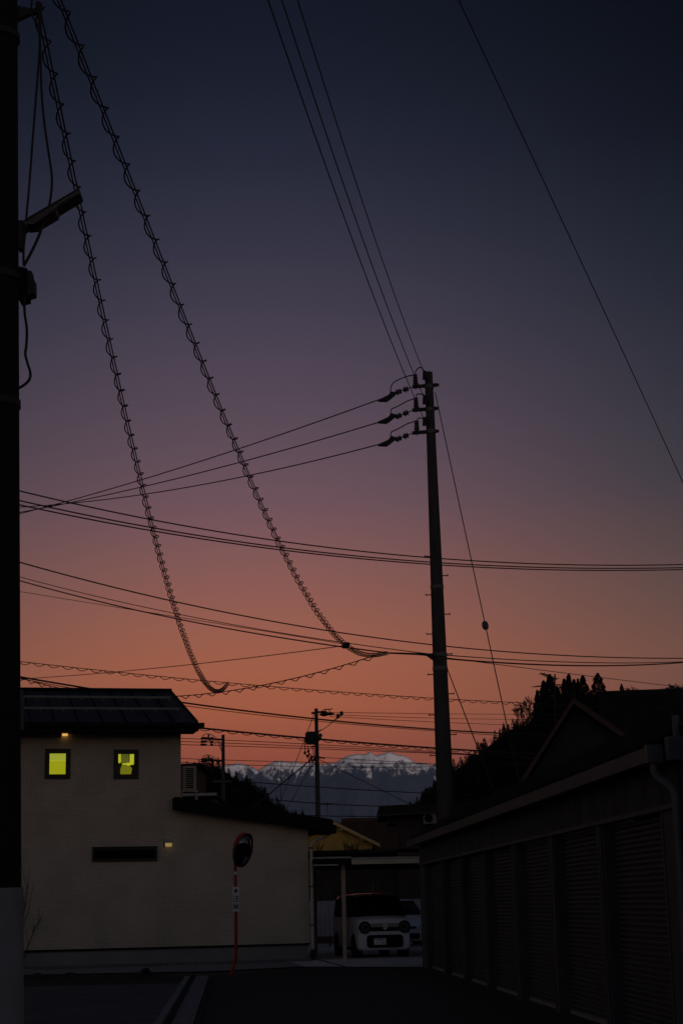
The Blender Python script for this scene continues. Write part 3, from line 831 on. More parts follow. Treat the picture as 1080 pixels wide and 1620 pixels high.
# bare sapling at the left, by the wall
def sapling(px, pyt, pyb, Yd, label, seed, lean):
    bs = gnd(px, pyb); sc_ = ppm(Yd)
    t = thing('sapling', label, 'sapling', bs, 0, 'bare saplings beside the near pole')
    rnd = random.Random(seed); b = MB()
    for k in range(4):
        pts = [Vector((0, 0, 0))]; d = Vector((lean + rnd.uniform(-.18, .28), rnd.uniform(-.2, .2), 1)).normalized(); p = Vector((0, 0, 0)); hh = (pyb - pyt) / sc_ * rnd.uniform(.7, 1.05)
        for s in range(9):
            d = (d + Vector((rnd.gauss(0, .07), rnd.gauss(0, .07), .06))).normalized(); p = p + d * hh / 9; pts.append(p.copy())
            if s in (3, 4, 5, 6, 7):
                e = (d + Vector((rnd.uniform(-.8, .8), rnd.uniform(-.6, .6), .2))).normalized()
                b.tube([p, p + e * hh * .12, p + (e + Vector((0, 0, .5))) * hh * .2], [.007, .006, .004], 4, False)
        b.tube(pts, [.016 * (1 - .07 * s) for s in range(10)], 5)
    b.build('branches', BARK, t)
    return t
sapling(33, 1405, 1533, 40, 'leafless sapling beside the lower part of the near pole', 4, .05)
sapling(20, 1350, 1534, 40.5, 'taller leafless sapling whose twigs reach out from behind the near pole', 6, .06)

# ------------------------------------------------------------------ row of lock-up garages
GAR_LAB = 'long dark row of lock-up garages with seven grey roller shutters'
# local frame: origin far end, x towards the camera along the front, y to the back, z up
gx = -gdir; gyv = Vector((gdir.y, -gdir.x, 0))
if gyv.x < 0: gyv = -gyv
grz = math.atan2(gx.y, gx.x)
gar = thing('garage_row', GAR_LAB, 'garage', GO, grz)
# with rz the local y axis is gx rotated +90; front looks towards -y when that axis points behind
GYS = 1 if (Matrix.Rotation(grz, 3, 'Z') @ Vector((0, 1, 0))).dot(gyv) > 0 else -1
def gq(px, py, off=0.0):
    h = hit(px, py, GO + gyv * off, gyv); return (h - GO).dot(gx), h.z
zl = (gq(1047, 1284)[1] + gq(675, 1366)[1]) / 2                     # lintel
zgt = (gq(1015, 1189, -.2)[1] + gq(680, 1317, -.2)[1]) / 2        # gutter top
GLEN = gq(1064, 1443)[0] + .5
print('garage lintel', zl, 'gutter', zgt, 'len', GLEN, 'ysign', GYS)
def Y_(v): return v * GYS
def gbox(x0, x1, y0, y1, z0, z1): 
    m = MB(); m.box((min(x0, x1), min(Y_(y0), Y_(y1)), z0), (max(x0, x1), max(Y_(y0), Y_(y1)), z1)); return m
bays = [(683.6, 700.3), (712.5, 730.4), (743.9, 767), (782.6, 814.4), (833.5, 873.5), (896.7, 952.9), (977.3, 1057.6)]
bx = [(gq(a, 1444, .16)[0], gq(c, 1444, .0)[0]) for a, c in bays]
print('bays', [(round(a, 2), round(c, 2), round(c - a, 2)) for a, c in bx])
nslat = 38; sh = (zl - .04) / nslat
# fascia panel above the shutters
for i in range(7):
    x0 = 0 if i == 0 else (bx[i - 1][1] + bx[i][0]) / 2; x1 = GLEN if i == 6 else (bx[i][1] + bx[i + 1][0]) / 2
    gbox(x0 + .004, x1 - .004, .0, .12, zl + .05, zgt - .064).build('fascia_panel', GARW, gar)
gbox(0, GLEN, -.03, .1, zl, zl + .046).build('lintel_trim', GARE, gar)
gbox(0, GLEN, .125, 5.6, -.02, .05).build('floor_slab', CONC, gar)
gbox(0, .14, .13, 5.5, .055, zgt - .2).build('end_wall', GARW, gar)
gbox(GLEN - .14, GLEN, .13, 5.5, .055, zgt - .2).build('end_wall', GARW, gar)
gbox(.145, GLEN - .145, 5.38, 5.5, .055, zgt - .2).build('back_wall', GARW, gar)
px_ = [0] + [v for b_ in bx for v in b_] + [GLEN]
for i in range(8):
    x0, x1 = px_[2 * i], px_[2 * i + 1]
    if x1 - x0 < .05: x1 = x0 + .05
    gbox(x0, x1, .002, .30, 0, zl - .002).build('pillar', GARP, gar)
    if i < 7:
        gbox(x1 + .0, x1 + .05, .03, .2, .0, zl - .004).build('guide_rail', GARW, gar)
    if i > 0:
        gbox(x0 - .05, x0 - .001, -.012, .2, .0, zl - .004).build('guide_rail', GARE, gar)
for i, (x0, x1) in enumerate(bx):
    w = x1 - x0
    s = MB(); a0, a1 = sorted((Y_(.19), Y_(.21))); s.box((x0 + .052, a0, .02), (x1 - .052, a1, zl - .01)); shut = s.build('shutter', SHUT, gar)
    q = MB(); yy0, yy1, yy2 = Y_(.186), Y_(.148), Y_(.16)
    pr = [(0, yy0, 0), (0, yy2, .004), (0, yy1, sh * .35), (0, yy1, sh * .62), (0, yy2, sh - .022), (0, yy0, sh - .012)]
    q.prism(pr, (w - .108, 0, 0)); sm = q.mesh('slat', SHUT)
    for kk in range(nslat):
        o = bpy.data.objects.new('slat', sm); col.objects.link(o); o.parent = shut; o.location = (x0 + .054, 0, .03 + kk * sh)
    gbox(x0 + .055, x1 - .055, .13, .19, .002, .03).build('bottom_bar', GARE, shut)
# corrugated roof sheet: rises gently to the ridge
b = MB(); pit = .19; n = int((GLEN + .5) / pit * 6); rise = .10
prof_y = [(-.20, zgt + .035), (1.2, zgt + .035 + .71), (2.7, zgt + .035 + 1.36), (5.9, zgt + .1)]
for i in range(n + 1):
    x = -.15 + (GLEN + .3) * i / n; wv = .035 * math.cos(2 * math.pi * i / 6)
    for y, z in prof_y: b.v.append(Vector((x, Y_(y), z + wv)))
for i in range(n):
    for j in range(3):
        a = i * 4 + j; b.f.append((a, a + 4, a + 5, a + 1))
b.build('roof_sheet', SLATE, gar)
b = MB(); gbx = gbox(-.1, GLEN + .2, -.145, .0, zgt - .06, zgt - .04); gbx.build('soffit', GARW, gar)
XG = gq(1021, 1197, -.28)[0]
gbox(-.15, XG, -.28, -.15, zgt - .15, zgt - .005).build('gutter', GARE, gar)
# gutter outlet box and downpipe at the near end
gbox(XG + .002, XG + .12, -.295, -.145, zgt - .16, zgt + .01).build('rain_hopper', PVC_G, gar)
xe2 = XG + .05
MB().tube([(xe2, Y_(-.22), zgt - .13), (xe2, Y_(-.22), zgt - .24), (xe2 + .05, Y_(-.20), zgt - .30), (xe2 + .22, Y_(-.12), zgt - .40), (xe2 + .27, Y_(-.10), zgt - .48), (xe2 + .27, Y_(-.10), .0)], .043, 12).build('downpipe', PVC_G, gar, smooth=True)
gbox(GLEN + .001, XG + 1.6, .02, 5.4, .0, zgt - .02).build('end_store', GARW, gar)
gbox(XG + .26, XG + .40, -.16, .015, zgt - .16, zgt + .06).build('pipe_collector', PVC_G, gar)
MB().tube([(XG + .33, Y_(-.06), zgt + .06), (XG + .33, Y_(-.06), zgt + .26)], .035, 10).build('upper_pipe', PVC_G, gar)
gbox(XG + .05, XG + 1.65, .06, 5.5, zgt + .0, zgt + .22).build('store_gable', WOOD_D, gar)

# ------------------------------------------------------------------ gabled tiled house behind the garages
YG = 43.0
pk = at(906, 1102, YG); lb = at(815, 1245, YG); rb = at(1000, 1170, YG)
th_ = thing('gabled_house', 'dark tiled house with red edged gable rising behind the garages', 'house', (pk.x, YG, 0))
hl = (pk.z - lb.z) / (pk.x - lb.x)
zb_ = 2.2; xl = pk.x - (pk.z - zb_) / hl; xr = pk.x + (pk.z - zb_) / ((pk.z - rb.z) / (rb.x - pk.x))
def tw(x, y, z): return Vector((x, y, z))
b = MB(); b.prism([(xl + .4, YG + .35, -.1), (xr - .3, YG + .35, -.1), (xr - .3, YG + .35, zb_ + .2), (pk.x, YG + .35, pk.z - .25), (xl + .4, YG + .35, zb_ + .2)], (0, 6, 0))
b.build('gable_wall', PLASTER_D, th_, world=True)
for nm, (x, z) in (('barge_board', (xl, zb_)), ('barge_board', (xr, zb_))):
    MB().beam((pk.x, YG, pk.z - .1), (x, YG, z - .1), .06, .2, Vector((0, 1, 0))).build(nm, BARGE, th_, world=True) if False else \
    MB().prism([(pk.x, YG, pk.z - .19), (x, YG, z - .19), (x, YG, z - .02), (pk.x, YG, pk.z - .02)], (0, .05, 0)).build(nm, BARGE, th_, world=True)
def course_roof(a0, a1, c0, c1, n, thk, name, m, parent, lift=.05):
    """tile courses between the eave line a0-a1 and the ridge line c0-c1, one stepped board each"""
    nrm = (a1 - a0).cross(c0 - a0).normalized()
    if nrm.z < 0: nrm = -nrm
    for i in range(n):
        u0, u1 = i / n, (i + 1) / n
        p0, p1 = a0.lerp(c0, u0), a1.lerp(c1, u0); q0, q1 = a0.lerp(c0, u1), a1.lerp(c1, u1)
        b = MB()
        b.quad(p0 + nrm * (lift), p1 + nrm * lift, q1 + nrm * .005, q0 + nrm * .005)
        b.quad(p0 - nrm * .01, p1 - nrm * .01, p1 + nrm * lift, p0 + nrm * lift)
        b.quad(p0 - nrm * .01, p0 + nrm * lift, q0 + nrm * .005, q0 - nrm * .01); b.quad(p1 - nrm * .01, q1 - nrm * .01, q1 + nrm * .005, p1 + nrm * lift)
        b.build(name, m, parent, world=True)
rfL = MB().prism([(pk.x, YG + .01, pk.z), (xl, YG + .01, zb_), (xl, YG + .01, zb_ - .1), (pk.x, YG + .01, pk.z - .1)], (0, 7, 0)).build('gable_roof', TILE, th_, world=True)
rfR = MB().prism([(pk.x, YG + .01, pk.z), (xr, YG + .01, zb_), (xr, YG + .01, zb_ - .1), (pk.x, YG + .01, pk.z - .1)], (0, 7, 0)).build('gable_roof', TILE, th_, world=True)
MB().tube([(pk.x, YG - .05, pk.z + .03), (pk.x, YG + 6.9, pk.z + .03)], .09, 8).build('ridge_tile', TILE, th_, world=True)
# main roof: eave towards us, ridge flat across the picture
rA = at(884, 1104.5, YG + 9); rB = at(1150, 1092, YG + 9); rB.z = rA.z
eA = Vector((rA.x - .3, YG + 3.2, rA.z - 2.5)); eB = Vector((rB.x + .3, YG + 3.2, rA.z - 2.5))
mr_o = MB().prism([eA + Vector((0, 0, -.15)), eB + Vector((0, 0, -.15)), rB + Vector((0, 0, -.15)), rA + Vector((0, 0, -.15))], (0, 0, .10)).build('main_roof', TILE, th_, world=True)
course_roof(eA, eB, rA, rB, 24, .04, 'tile_course', TILE, mr_o, .055)
MB().beam(rA + Vector((-.1, 0, .05)), rB + Vector((.1, 0, .05)), .3, .2).build('ridge', TILE, mr_o, world=True)
bk_ = rA + Vector((0, 5, -2.5)); bk2 = rB + Vector((0, 5, -2.5))
MB().prism([rA + Vector((0, .01, -.15)), rB + Vector((0, .01, -.15)), bk2, bk_], (0, 0, .1)).build('main_roof', TILE, th_, world=True)
MB().box((rA.x + .3, YG + 3.9, -.1), (rB.x, YG + 13.2, eA.z - .1)).build('wall', PLASTER_D, th_, world=True)
# antenna on its ridge
def antenna(name, label, base, top, Yd, booms, par=None):
    t = thing(name, label, 'antenna', base)
    MB().tube([base, top], .022, 6).build('mast', STEEL, t, world=True)
    for (p, q, n, l) in booms:
        MB().tube([p, q], .018, 5).build('boom', STEEL, t, world=True)
        d = (q - p); s = Vector((-d.y, d.x, 0)).normalized() if abs(d.x) + abs(d.y) > .01 else Vector((1, 0, 0))
        for k in range(n):
            c = p.lerp(q, (k + .5) / n); ll = l * (1 + .35 * k / n)
            MB().tube([c - s * ll, c + s * ll], .012, 4).build('element', STEEL, t, world=True)
    return t
Ya = YG + 1.0
ab = at(877, 1128, Ya); ab.z = pk.z - hl * (pk.x - ab.x)
atop = at(877, 1066, Ya)
antenna('roof_antenna', 'television antenna standing on the roof left of the red gable', ab, atop, Ya,
        [(at(855, 1065, Ya), at(883, 1071, Ya) + Vector((0, .5, 0)), 6, .10), (at(848, 1086, Ya), at(862, 1083, Ya) + Vector((0, .3, 0)), 4, .16), (at(868, 1085, Ya), at(890, 1077, Ya) + Vector((0, .8, 0)), 5, .14)])
th_.rotation_euler = (0, 0, R(-8))

# ------------------------------------------------------------------ buildings in the gap
def gable_house(name, label, px_l, px_r, py_eave, py_peak, Yd, depth, wallm, roofm, vergem, peak_px=None, roof_over=.35, rz=0.0):
    a = at(px_l, py_eave, Yd); c = at(px_r, py_eave, Yd); pkx = at(peak_px if peak_px else (px_l + px_r) / 2, py_peak, Yd)
    t = thing(name, label, 'house', ((a.x + c.x) / 2, Yd, 0))
    MB().prism([(a.x, Yd, -.1), (c.x, Yd, -.1), (c.x, Yd, c.z), (pkx.x, Yd, pkx.z), (a.x, Yd, a.z)], (0, depth, 0)).build('wall', wallm, t, world=True)
    for e in (a, c):
        d = (e - pkx).normalized() * roof_over
        ro_ = MB().prism([(pkx.x, Yd - .3, pkx.z + .06), (e.x + d.x, Yd - .3, e.z + d.z + .06), (e.x + d.x, Yd - .3, e.z + d.z + .14), (pkx.x, Yd - .3, pkx.z + .16)], (0, depth + .6, 0)).build('roof', roofm, t, world=True)
        MB().prism([(pkx.x, Yd - .34, pkx.z - .02), (e.x + d.x, Yd - .34, e.z + d.z - .02), (e.x + d.x, Yd - .34, e.z + d.z + .12), (pkx.x, Yd - .34, pkx.z + .13)], (0, .035, 0)).build('verge_board', vergem, ro_, world=True)
        L_ = (e - pkx)
        for f in (.25, .75):
            q = pkx + L_ * f
            MB().box((q.x - .06, Yd - .302, q.z - .12), (q.x + .06, Yd - .002, q.z - .0)).build('purlin_end', vergem, t, world=True)
    return t
gable_house('gabled_house', 'yellow plastered house with gable end below the mountains', 462, 589, 1334, 1302, 72, 9, YELLOW, TILER, OCHRE, 523)
# brown tiled roof behind, hipped away
Yb = 84.0
bh = thing('tiled_house', 'low house with broad brown tiled roof behind the carport', 'house', (at(600, 1400, Yb).x, Yb, 0))
eA2, eB2 = at(515, 1343, Yb), at(700, 1343, Yb); eB2.z = eA2.z
rA2, rB2 = at(540, 1300, Yb + 5), at(690, 1300, Yb + 5); rB2.z = rA2.z
MB().box((eA2.x + .6, Yb + .5, -.1), (eB2.x - .6, Yb + 9.5, eA2.z)).build('wall', WOOD_D, bh, world=True)
rbm = MB().prism([eA2 - Vector((0, 0, .12)), eB2 - Vector((0, 0, .12)), rB2 - Vector((0, 0, .12)), rA2 - Vector((0, 0, .12))], (0, 0, .1)).build('roof', TILER, bh, world=True)
course_roof(eA2, eB2, rA2, rB2, 14, .05, 'tile_course', TILER, rbm, .07)
MB().beam(rA2 + Vector((0, 0, .06)), rB2 + Vector((0, 0, .06)), .35, .22).build('ridge', TILER, rbm, world=True)
# house at the right of the gap: flat eave with an orange edge, AC unit below it
Ye = 62.0
eh = thing('flat_roofed_house', 'dark house with thin orange eave line left of the concrete pole', 'house', (at(670, 1400, Ye).x, Ye, 0))
p0, p1 = at(600, 1289, Ye), at(760, 1280, Ye); q0 = at(600, 1275, Ye)
rw = MB().prism([(p0.x, Ye, p0.z), (p1.x, Ye, p1.z), (p1.x, Ye, p1.z + q0.z - p0.z), (p0.x, Ye, q0.z)], (0, 6, 0)).build('roof', TILE, eh, world=True)
MB().prism([(p0.x - .03, Ye - .035, p0.z - .05), (p1.x, Ye - .035, p1.z - .05), (p1.x, Ye - .035, p1.z + .0), (p0.x - .03, Ye - .035, p0.z + .0)], (0, .03, 0)).build('eave_board', BARGE, rw, world=True)
wl_ = at(627, 1300, Ye + .5)
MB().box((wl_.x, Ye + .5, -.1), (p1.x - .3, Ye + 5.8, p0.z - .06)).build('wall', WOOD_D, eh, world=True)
sp0, sp1 = at(614, 1303, Ye + .45), at(627, 1291, Ye + .45)
MB().box((sp0.x, Ye + .55, sp0.z), (sp1.x - .01, Ye + 3, sp1.z)).build('side_bay', PLASTER_D, eh, world=True)
p = at(680, 1303, Ye + .1); aw = 20 / ppm(Ye); ah = 16 / ppm(Ye)
ac2 = thing('air_conditioner', 'small white air conditioner with round fan under the orange eave', 'air conditioner', (p.x, Ye + .1, p.z))
MB().box((-aw / 2, 0, 0), (aw / 2, .3, ah)).build('casing', ACW, ac2)
MB().lathe([(ah * .40, 0), (ah * .40, .012), (ah * .30, .014), (ah * .28, .0)], Matrix.Translation((-aw * .1, -.001, ah / 2)) @ Matrix.Rotation(R(90), 4, 'X'), 20).build('fan_guard', BLACKM, ac2)
for k in range(6):
    a = k * math.pi / 3; MB().beam((-aw * .1, -.016, ah / 2), (-aw * .1 + math.cos(a) * ah * .27, -.016, ah / 2 + math.sin(a) * ah * .27), .012, .04, Vector((0, 1, 0))).build('fan_blade', RUBBER, ac2)
for sx in (-1, 1): MB().box((sx * aw * .38 - .03, .02, -.08), (sx * aw * .38 + .03, .4, -.002)).build('bracket', STEEL, ac2)
# neighbour behind the beige house: dark low block with pale gutter
Yn = 66.0
nb_ = thing('neighbour_house', 'dark flat roofed neighbour house behind the white air conditioner', 'house', (at(310, 1400, Yn).x, Yn, 0))
p0, p1 = at(180, 1208, Yn), at(322, 1208, Yn); q = at(322, 1258, Yn)
MB().box((p0.x, Yn, q.z + .2), (p1.x - .25, Yn + 4, p1.z - .1)).build('upper_wall', WOOD_D, nb_, world=True)
MB().box((p0.x - .2, Yn - .2, p1.z - .1), (p1.x, Yn + 4.2, p1.z)).build('roof', TILE, nb_, world=True)
q2 = at(347, 1256, Yn)
MB().box((p0.x, Yn - 1.0, -.1), (q2.x - .1, Yn + 5, q2.z - .2)).build('lower_wall', WOOD_D, nb_, world=True)
MB().box((p0.x, Yn - 1.3, q2.z - .2), (q2.x, Yn + 5, q2.z - .09)).build('lower_roof', TILE, nb_, world=True)
MB().box((p0.x, Yn - 1.4, q2.z - .15), (q2.x, Yn - 1.302, q2.z - .04)).build('gutter', ALU, nb_, world=True)
MB().box((p0.x + 1, Yn - .01 - .03, p1.z - .95), (p1.x - .3, Yn - .002, p1.z - .90)).build('handrail', STEEL, nb_, world=True)

# dark house behind the carport
Yd_ = 63.0
dh = thing('timber_house', 'nearly black timber house wall behind the parked cars', 'house', (at(590, 1400, Yd_).x, Yd_, 0))
p0, p1 = at(488, 1352, Yd_), at(720, 1352, Yd_)
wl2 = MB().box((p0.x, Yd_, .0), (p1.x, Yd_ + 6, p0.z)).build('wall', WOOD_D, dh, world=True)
nb2 = int((p1.x - p0.x) / .45)
pb = MB().box((.006, -.02, 0), (.444, -.001, p0.z - .15)).mesh('wall_board', WOOD_D)
for k in range(nb2):
    o = bpy.data.objects.new('wall_board', pb); col.objects.link(o); o.parent = wl2
    o.location = (FRAMES[dh.name].inverted() @ Vector((p0.x + k * .45, Yd_, 0)))
MB().box((p0.x - .2, Yd_ - .5, p0.z), (p1.x + .2, Yd_ + 6.2, p0.z + .12)).build('roof', TILE, dh, world=True)
b0, b1 = at(642, 1424, Yd_), at(664, 1385, Yd_)
wdo = MB().box((b0.x, Yd_ - .06, b0.z), (b1.x, Yd_ - .022, b1.z)).build('window', FRAME, dh, world=True)
MB().box((b0.x + .06, Yd_ - .07, b0.z + .06), (b1.x - .06, Yd_ - .062, b1.z - .06)).build('pane', CARG, wdo, world=True)
# hedge on the skyline of that house's terrace
Yh = 66.5
hb0, hb1 = at(492, 1353, Yh), at(665, 1353, Yh)
hed = thing('hedge', 'dark clipped hedge below the yellow gable and brown roof', 'hedge', ((hb0.x + hb1.x) / 2, Yh, hb0.z - 1.2))
rnd = random.Random(31); b = MB()
for i in range(5200):
    x = rnd.uniform(hb0.x, hb1.x); z = hb0.z - 1.2 + rnd.random() * 1.30 * (1 + .08 * math.sin(x * 2.3)); y = Yh + rnd.uniform(-.6, .6)
    s = rnd.uniform(.05, .11); v = [Vector((rnd.gauss(0, 1), rnd.gauss(0, 1), rnd.gauss(0, 1))).normalized() * s for _ in range(3)]
    c = Vector((x, y, z)); k = len(b.v); b.v += [c + q for q in v]; b.f.append((k, k + 1, k + 2))
b.build('foliage', LEAF, hed, world=True)
for px in (505, 548, 556, 562):
    b = MB(); p = at(px, 1344, Yh)
    for k in range(9):
        a = rnd.uniform(-1.2, 1.2); q = p + Vector((math.sin(a), rnd.uniform(-.3, .3), math.cos(a))) * rnd.uniform(.18, .42)
        b.tube([p + Vector((0, 0, -.3)), p.lerp(q, .5), q], [.014, .012, .004], 4)
    b.build('stray_shoot', LEAF, hed, world=True)

# white corrugated fence behind the cars with a dark red strip at its foot
Yf = 59.0
fx0, fx1 = at(480, 1426, Yf), at(700, 1426, Yf)
fen = thing('sheet_fence', 'pale corrugated sheet fence behind the parked white cars', 'fence', (fx0.x, Yf, 0))
n = int((fx1.x - fx0.x) / .9)
b = MB(); cw = .9
for i in range(25):
    x = cw * i / 24 * .995; y = .028 * math.cos(i * math.pi / 2 * 1.0); b.v += [Vector((x, y, .12)), Vector((x, y, fx0.z))]
for i in range(24): b.f.append((2 * i, 2 * i + 2, 2 * i + 3, 2 * i + 1))
pmesh = b.mesh('sheet_panel', FENCEW)
for k in range(n):
    o = bpy.data.objects.new('sheet_panel', pmesh); col.objects.link(o); o.parent = fen; o.location = (k * cw, .0, 0)
    MB().box((k * cw - .03, .04, 0), (k * cw + .03, .1, fx0.z - .02)).build('post', STEEL, fen)
r0, r1 = at(494, 1492, Yf - .3), at(527, 1481, Yf - .3)
tag(MB().box((r0.x, Yf - .3, max(.02, r0.z)), (r1.x, Yf - .2, r1.z)).build('low_board', TAIL), 'dark red low board lying along the foot of the pale fence', 'board')

# ------------------------------------------------------------------ carport
cb = gnd(545.5, 1519)
YC = cb.y
cp = thing('carport', 'carport with slim posts and pale front beam over the parked car', 'carport', (cb.x, YC, 0))
t0, t1 = at(556, 1367.5, YC - .4), at(667.5, 1355, YC - .4)
bm0 = MB().box((t0.x, YC - .4, t0.z), (t1.x + 1.5, YC - .3, t1.z)).build('front_beam', BEAM, cp, world=True)
MB().box((t0.x + .02, YC - .43, t1.z - .03), (t1.x + 1.5, YC - .402, t1.z + .01)).build('beam_lip', ALU, bm0, world=True)
l0, l1 = at(494, 1366, YC - .35), at(556, 1355, YC - .35)
MB().box((l0.x, YC - .38, l1.z - .17), (t0.x - .003, YC - .3, l1.z - .07)).build('side_beam', BLACKM, cp, world=True)
MB().box((l0.x, YC - .40, l1.z - .04), (t0.x - .003, YC - .33, l1.z)).build('side_gutter', ALU, cp, world=True)
MB().box((l0.x, YC - .398, l1.z - .225), (at(535, 1360, YC).x, YC - .34, l1.z - .19)).build('side_rail', ALU, cp, world=True)
MB().box((l0.x, YC - .28, t1.z - .12), (t1.x + 1.5, YC + 6.0, t1.z - .06)).build('roof_sheet', BLACKM, cp, world=True)
MB().beam((cb.x, YC, 0), (cb.x, YC, t1.z - .122), .105, .105, Vector((0, 1, 0))).build('post', POSTM, cp, world=True)
c2 = gnd(500, 1513); MB().beam((c2.x, c2.y, 0), (c2.x, c2.y, t1.z - .122), .10, .10, Vector((0, 1, 0))).build('post', POSTM, cp, world=True)
for xx in (cb.x + 3.2,): MB().beam((xx, YC + 5.6, 0), (xx, YC + 5.6, t1.z - .122), .105, .105, Vector((0, 1, 0))).build('post', POSTM, cp, world=True)
MB().beam((cb.x, YC + 5.6, 0), (cb.x, YC + 5.6, t1.z - .122), .105, .105, Vector((0, 1, 0))).build('post', POSTM, cp, world=True)
for k in range(5): MB().box((l0.x + .1, YC + .4 + k * 1.2, t1.z - .20), (t1.x + 1.4, YC + .46 + k * 1.2, t1.z - .122)).build('rafter', BLACKM, cp, world=True)

# ------------------------------------------------------------------ cars
def loft(b, secs):
    """secs: list of (y, [(x,z)...half outline from bottom centre to top centre]); mirrored"""
    n = len(b.v); k = None
    for y, half in secs:
        full = [(x, z) for x, z in half] + [(-x, z) for x, z in reversed(half)]
        k = len(full)
        for x, z in full: b.v.append(Vector((x, y, z)))
    for i in range(len(secs) - 1):
        for j in range(k):
            j2 = (j + 1) % k; b.f.append((n + i * k + j, n + i * k + j2, n + (i + 1) * k + j2, n + (i + 1) * k + j))
    b.f.append(tuple(n + j for j in range(k))); b.f.append(tuple(n + (len(secs) - 1) * k + j for j in reversed(range(k))))
    return b
def wheel(parent, x, y, r, w, sgn):
    M = Matrix.Translation((x, y, r)) @ Matrix.Rotation(R(90), 4, 'Y')
    wh = MB().lathe([(r * .66, -w / 2), (r * .94, -w / 2), (r, -w / 2 + .03), (r, w / 2 - .03), (r * .94, w / 2), (r * .66, w / 2)], M, 24).build('wheel', TYRE, parent)
    MB().lathe([(r * .64, -w * .42), (r * .64, w * .42)], M, 20).build('rim', RIM, wh)
    return wh
def ring(b, c, r0, r1, y0, y1, n=24):
    k = len(b.v)
    for i in range(n):
        a = 2 * math.pi * i / n; cx, cz = math.cos(a), math.sin(a)
        b.v += [Vector((c[0] + cx * r1, y1, c[1] + cz * r1)), Vector((c[0] + cx * r1, y0, c[1] + cz * r1)), Vector((c[0] + cx * r0, y0, c[1] + cz * r0)), Vector((c[0] + cx * r0, y1, c[1] + cz * r0))]
    for i in range(n):
        j = (i + 1) % n
        for q in range(4): q2 = (q + 1) % 4; b.f.append((k + 4 * i + q, k + 4 * i + q2, k + 4 * j + q2, k + 4 * j + q))
    return b
def disc(b, c, r, y, th=.01, n=24):
    return b.prism([(c[0] + math.cos(2 * math.pi * i / n) * r, y, c[1] + math.sin(2 * math.pi * i / n) * r) for i in range(n)], (0, th, 0))
def rrect(x0, x1, z0, z1, r, n=5):
    pts = []
    for cx, cz, a0 in ((x1 - r, z0 + r, -90), (x1 - r, z1 - r, 0), (x0 + r, z1 - r, 90), (x0 + r, z0 + r, 180)):
        for k in range(n + 1):
            a = R(a0 + 90 * k / n); pts.append((cx + r * math.cos(a), cz + r * math.sin(a)))
    return pts
# boxy small car: front at -y
CAR_A = R(11.5)
cf = gnd(609, 1516.0)
car = thing('parked_car', 'white boxy small car with round headlights parked under the carport', 'car', (cf.x, cf.y, .012), CAR_A, 'white cars parked by the fence')
W = .735
def lower(wd, zb, zm, zt, crown=.03):
    return [(0, zb), (wd * .86, zb), (wd * .97, zb + .06), (wd, zb + .2), (wd * 1.0, zm), (wd * .985, zt - .08), (wd * .93, zt), (wd * .6, zt + crown * .8), (0, zt + crown)]
secs = [(-.02, lower(W * .92, .28, .55, .88)), (.01, lower(W * .965, .22, .58, .98)), (.07, lower(W * .98, .20, .6, 1.01)), (.25, lower(W, .19, .6, 1.05)), (.60, lower(W, .19, .6, 1.09)), (1.0, lower(W, .19, .6, 1.10)),
        (2.0, lower(W, .19, .6, 1.10)), (3.2, lower(W, .19, .6, 1.10)), (3.52, lower(W * .98, .22, .6, 1.10)), (3.62, lower(W * .9, .3, .6, 1.06))]
body = loft(MB(), secs).build('body', CARW, car, smooth=True)
def upper(wb, wt, zb, zt): return [(0, zb), (wb, zb), (wb * .99, zb + .05), ((wb + wt) / 2 * 1.005, (zb + zt) / 2), (wt * 1.0, zt - .09), (wt * .93, zt - .02), (wt * .6, zt + .012), (0, zt + .02)]
us = [(.42, upper(W * .93, W * .93, 1.075, 1.13)), (.58, upper(W * .95, W * .94, 1.08, 1.30)), (.80, upper(W * .965, W * .92, 1.08, 1.52)), (.95, upper(W * .97, W * .90, 1.08, 1.62)), (1.15, upper(W * .975, W * .90, 1.08, 1.665)), (1.9, upper(W * .975, W * .90, 1.08, 1.68)), (3.0, upper(W * .97, W * .89, 1.08, 1.665)), (3.4, upper(W * .95, W * .87, 1.08, 1.62)), (3.55, upper(W * .93, W * .86, 1.08, 1.5))]
loft(MB(), us).build('cabin', CARB, car, smooth=True)
# white roof skin
rs = [(.93, 1.625), (1.15, 1.678), (1.9, 1.694), (3.0, 1.68), (3.42, 1.635)]
b = MB()
for y, z in rs:
    for x, dz in ((-W * .86, -.075), (-W * .80, -.02), (-W * .5, .008), (0, .014), (W * .5, .008), (W * .80, -.02), (W * .86, -.075)): b.v.append(Vector((x, y, z + dz)))
for i in range(4):
    for j in range(6): a = i * 7 + j; b.f.append((a, a + 1, a + 8, a + 7))
b.build('roof', mat('car_roof_paint', (.55, .55, .57), .18, .02, 2), car, smooth=True)
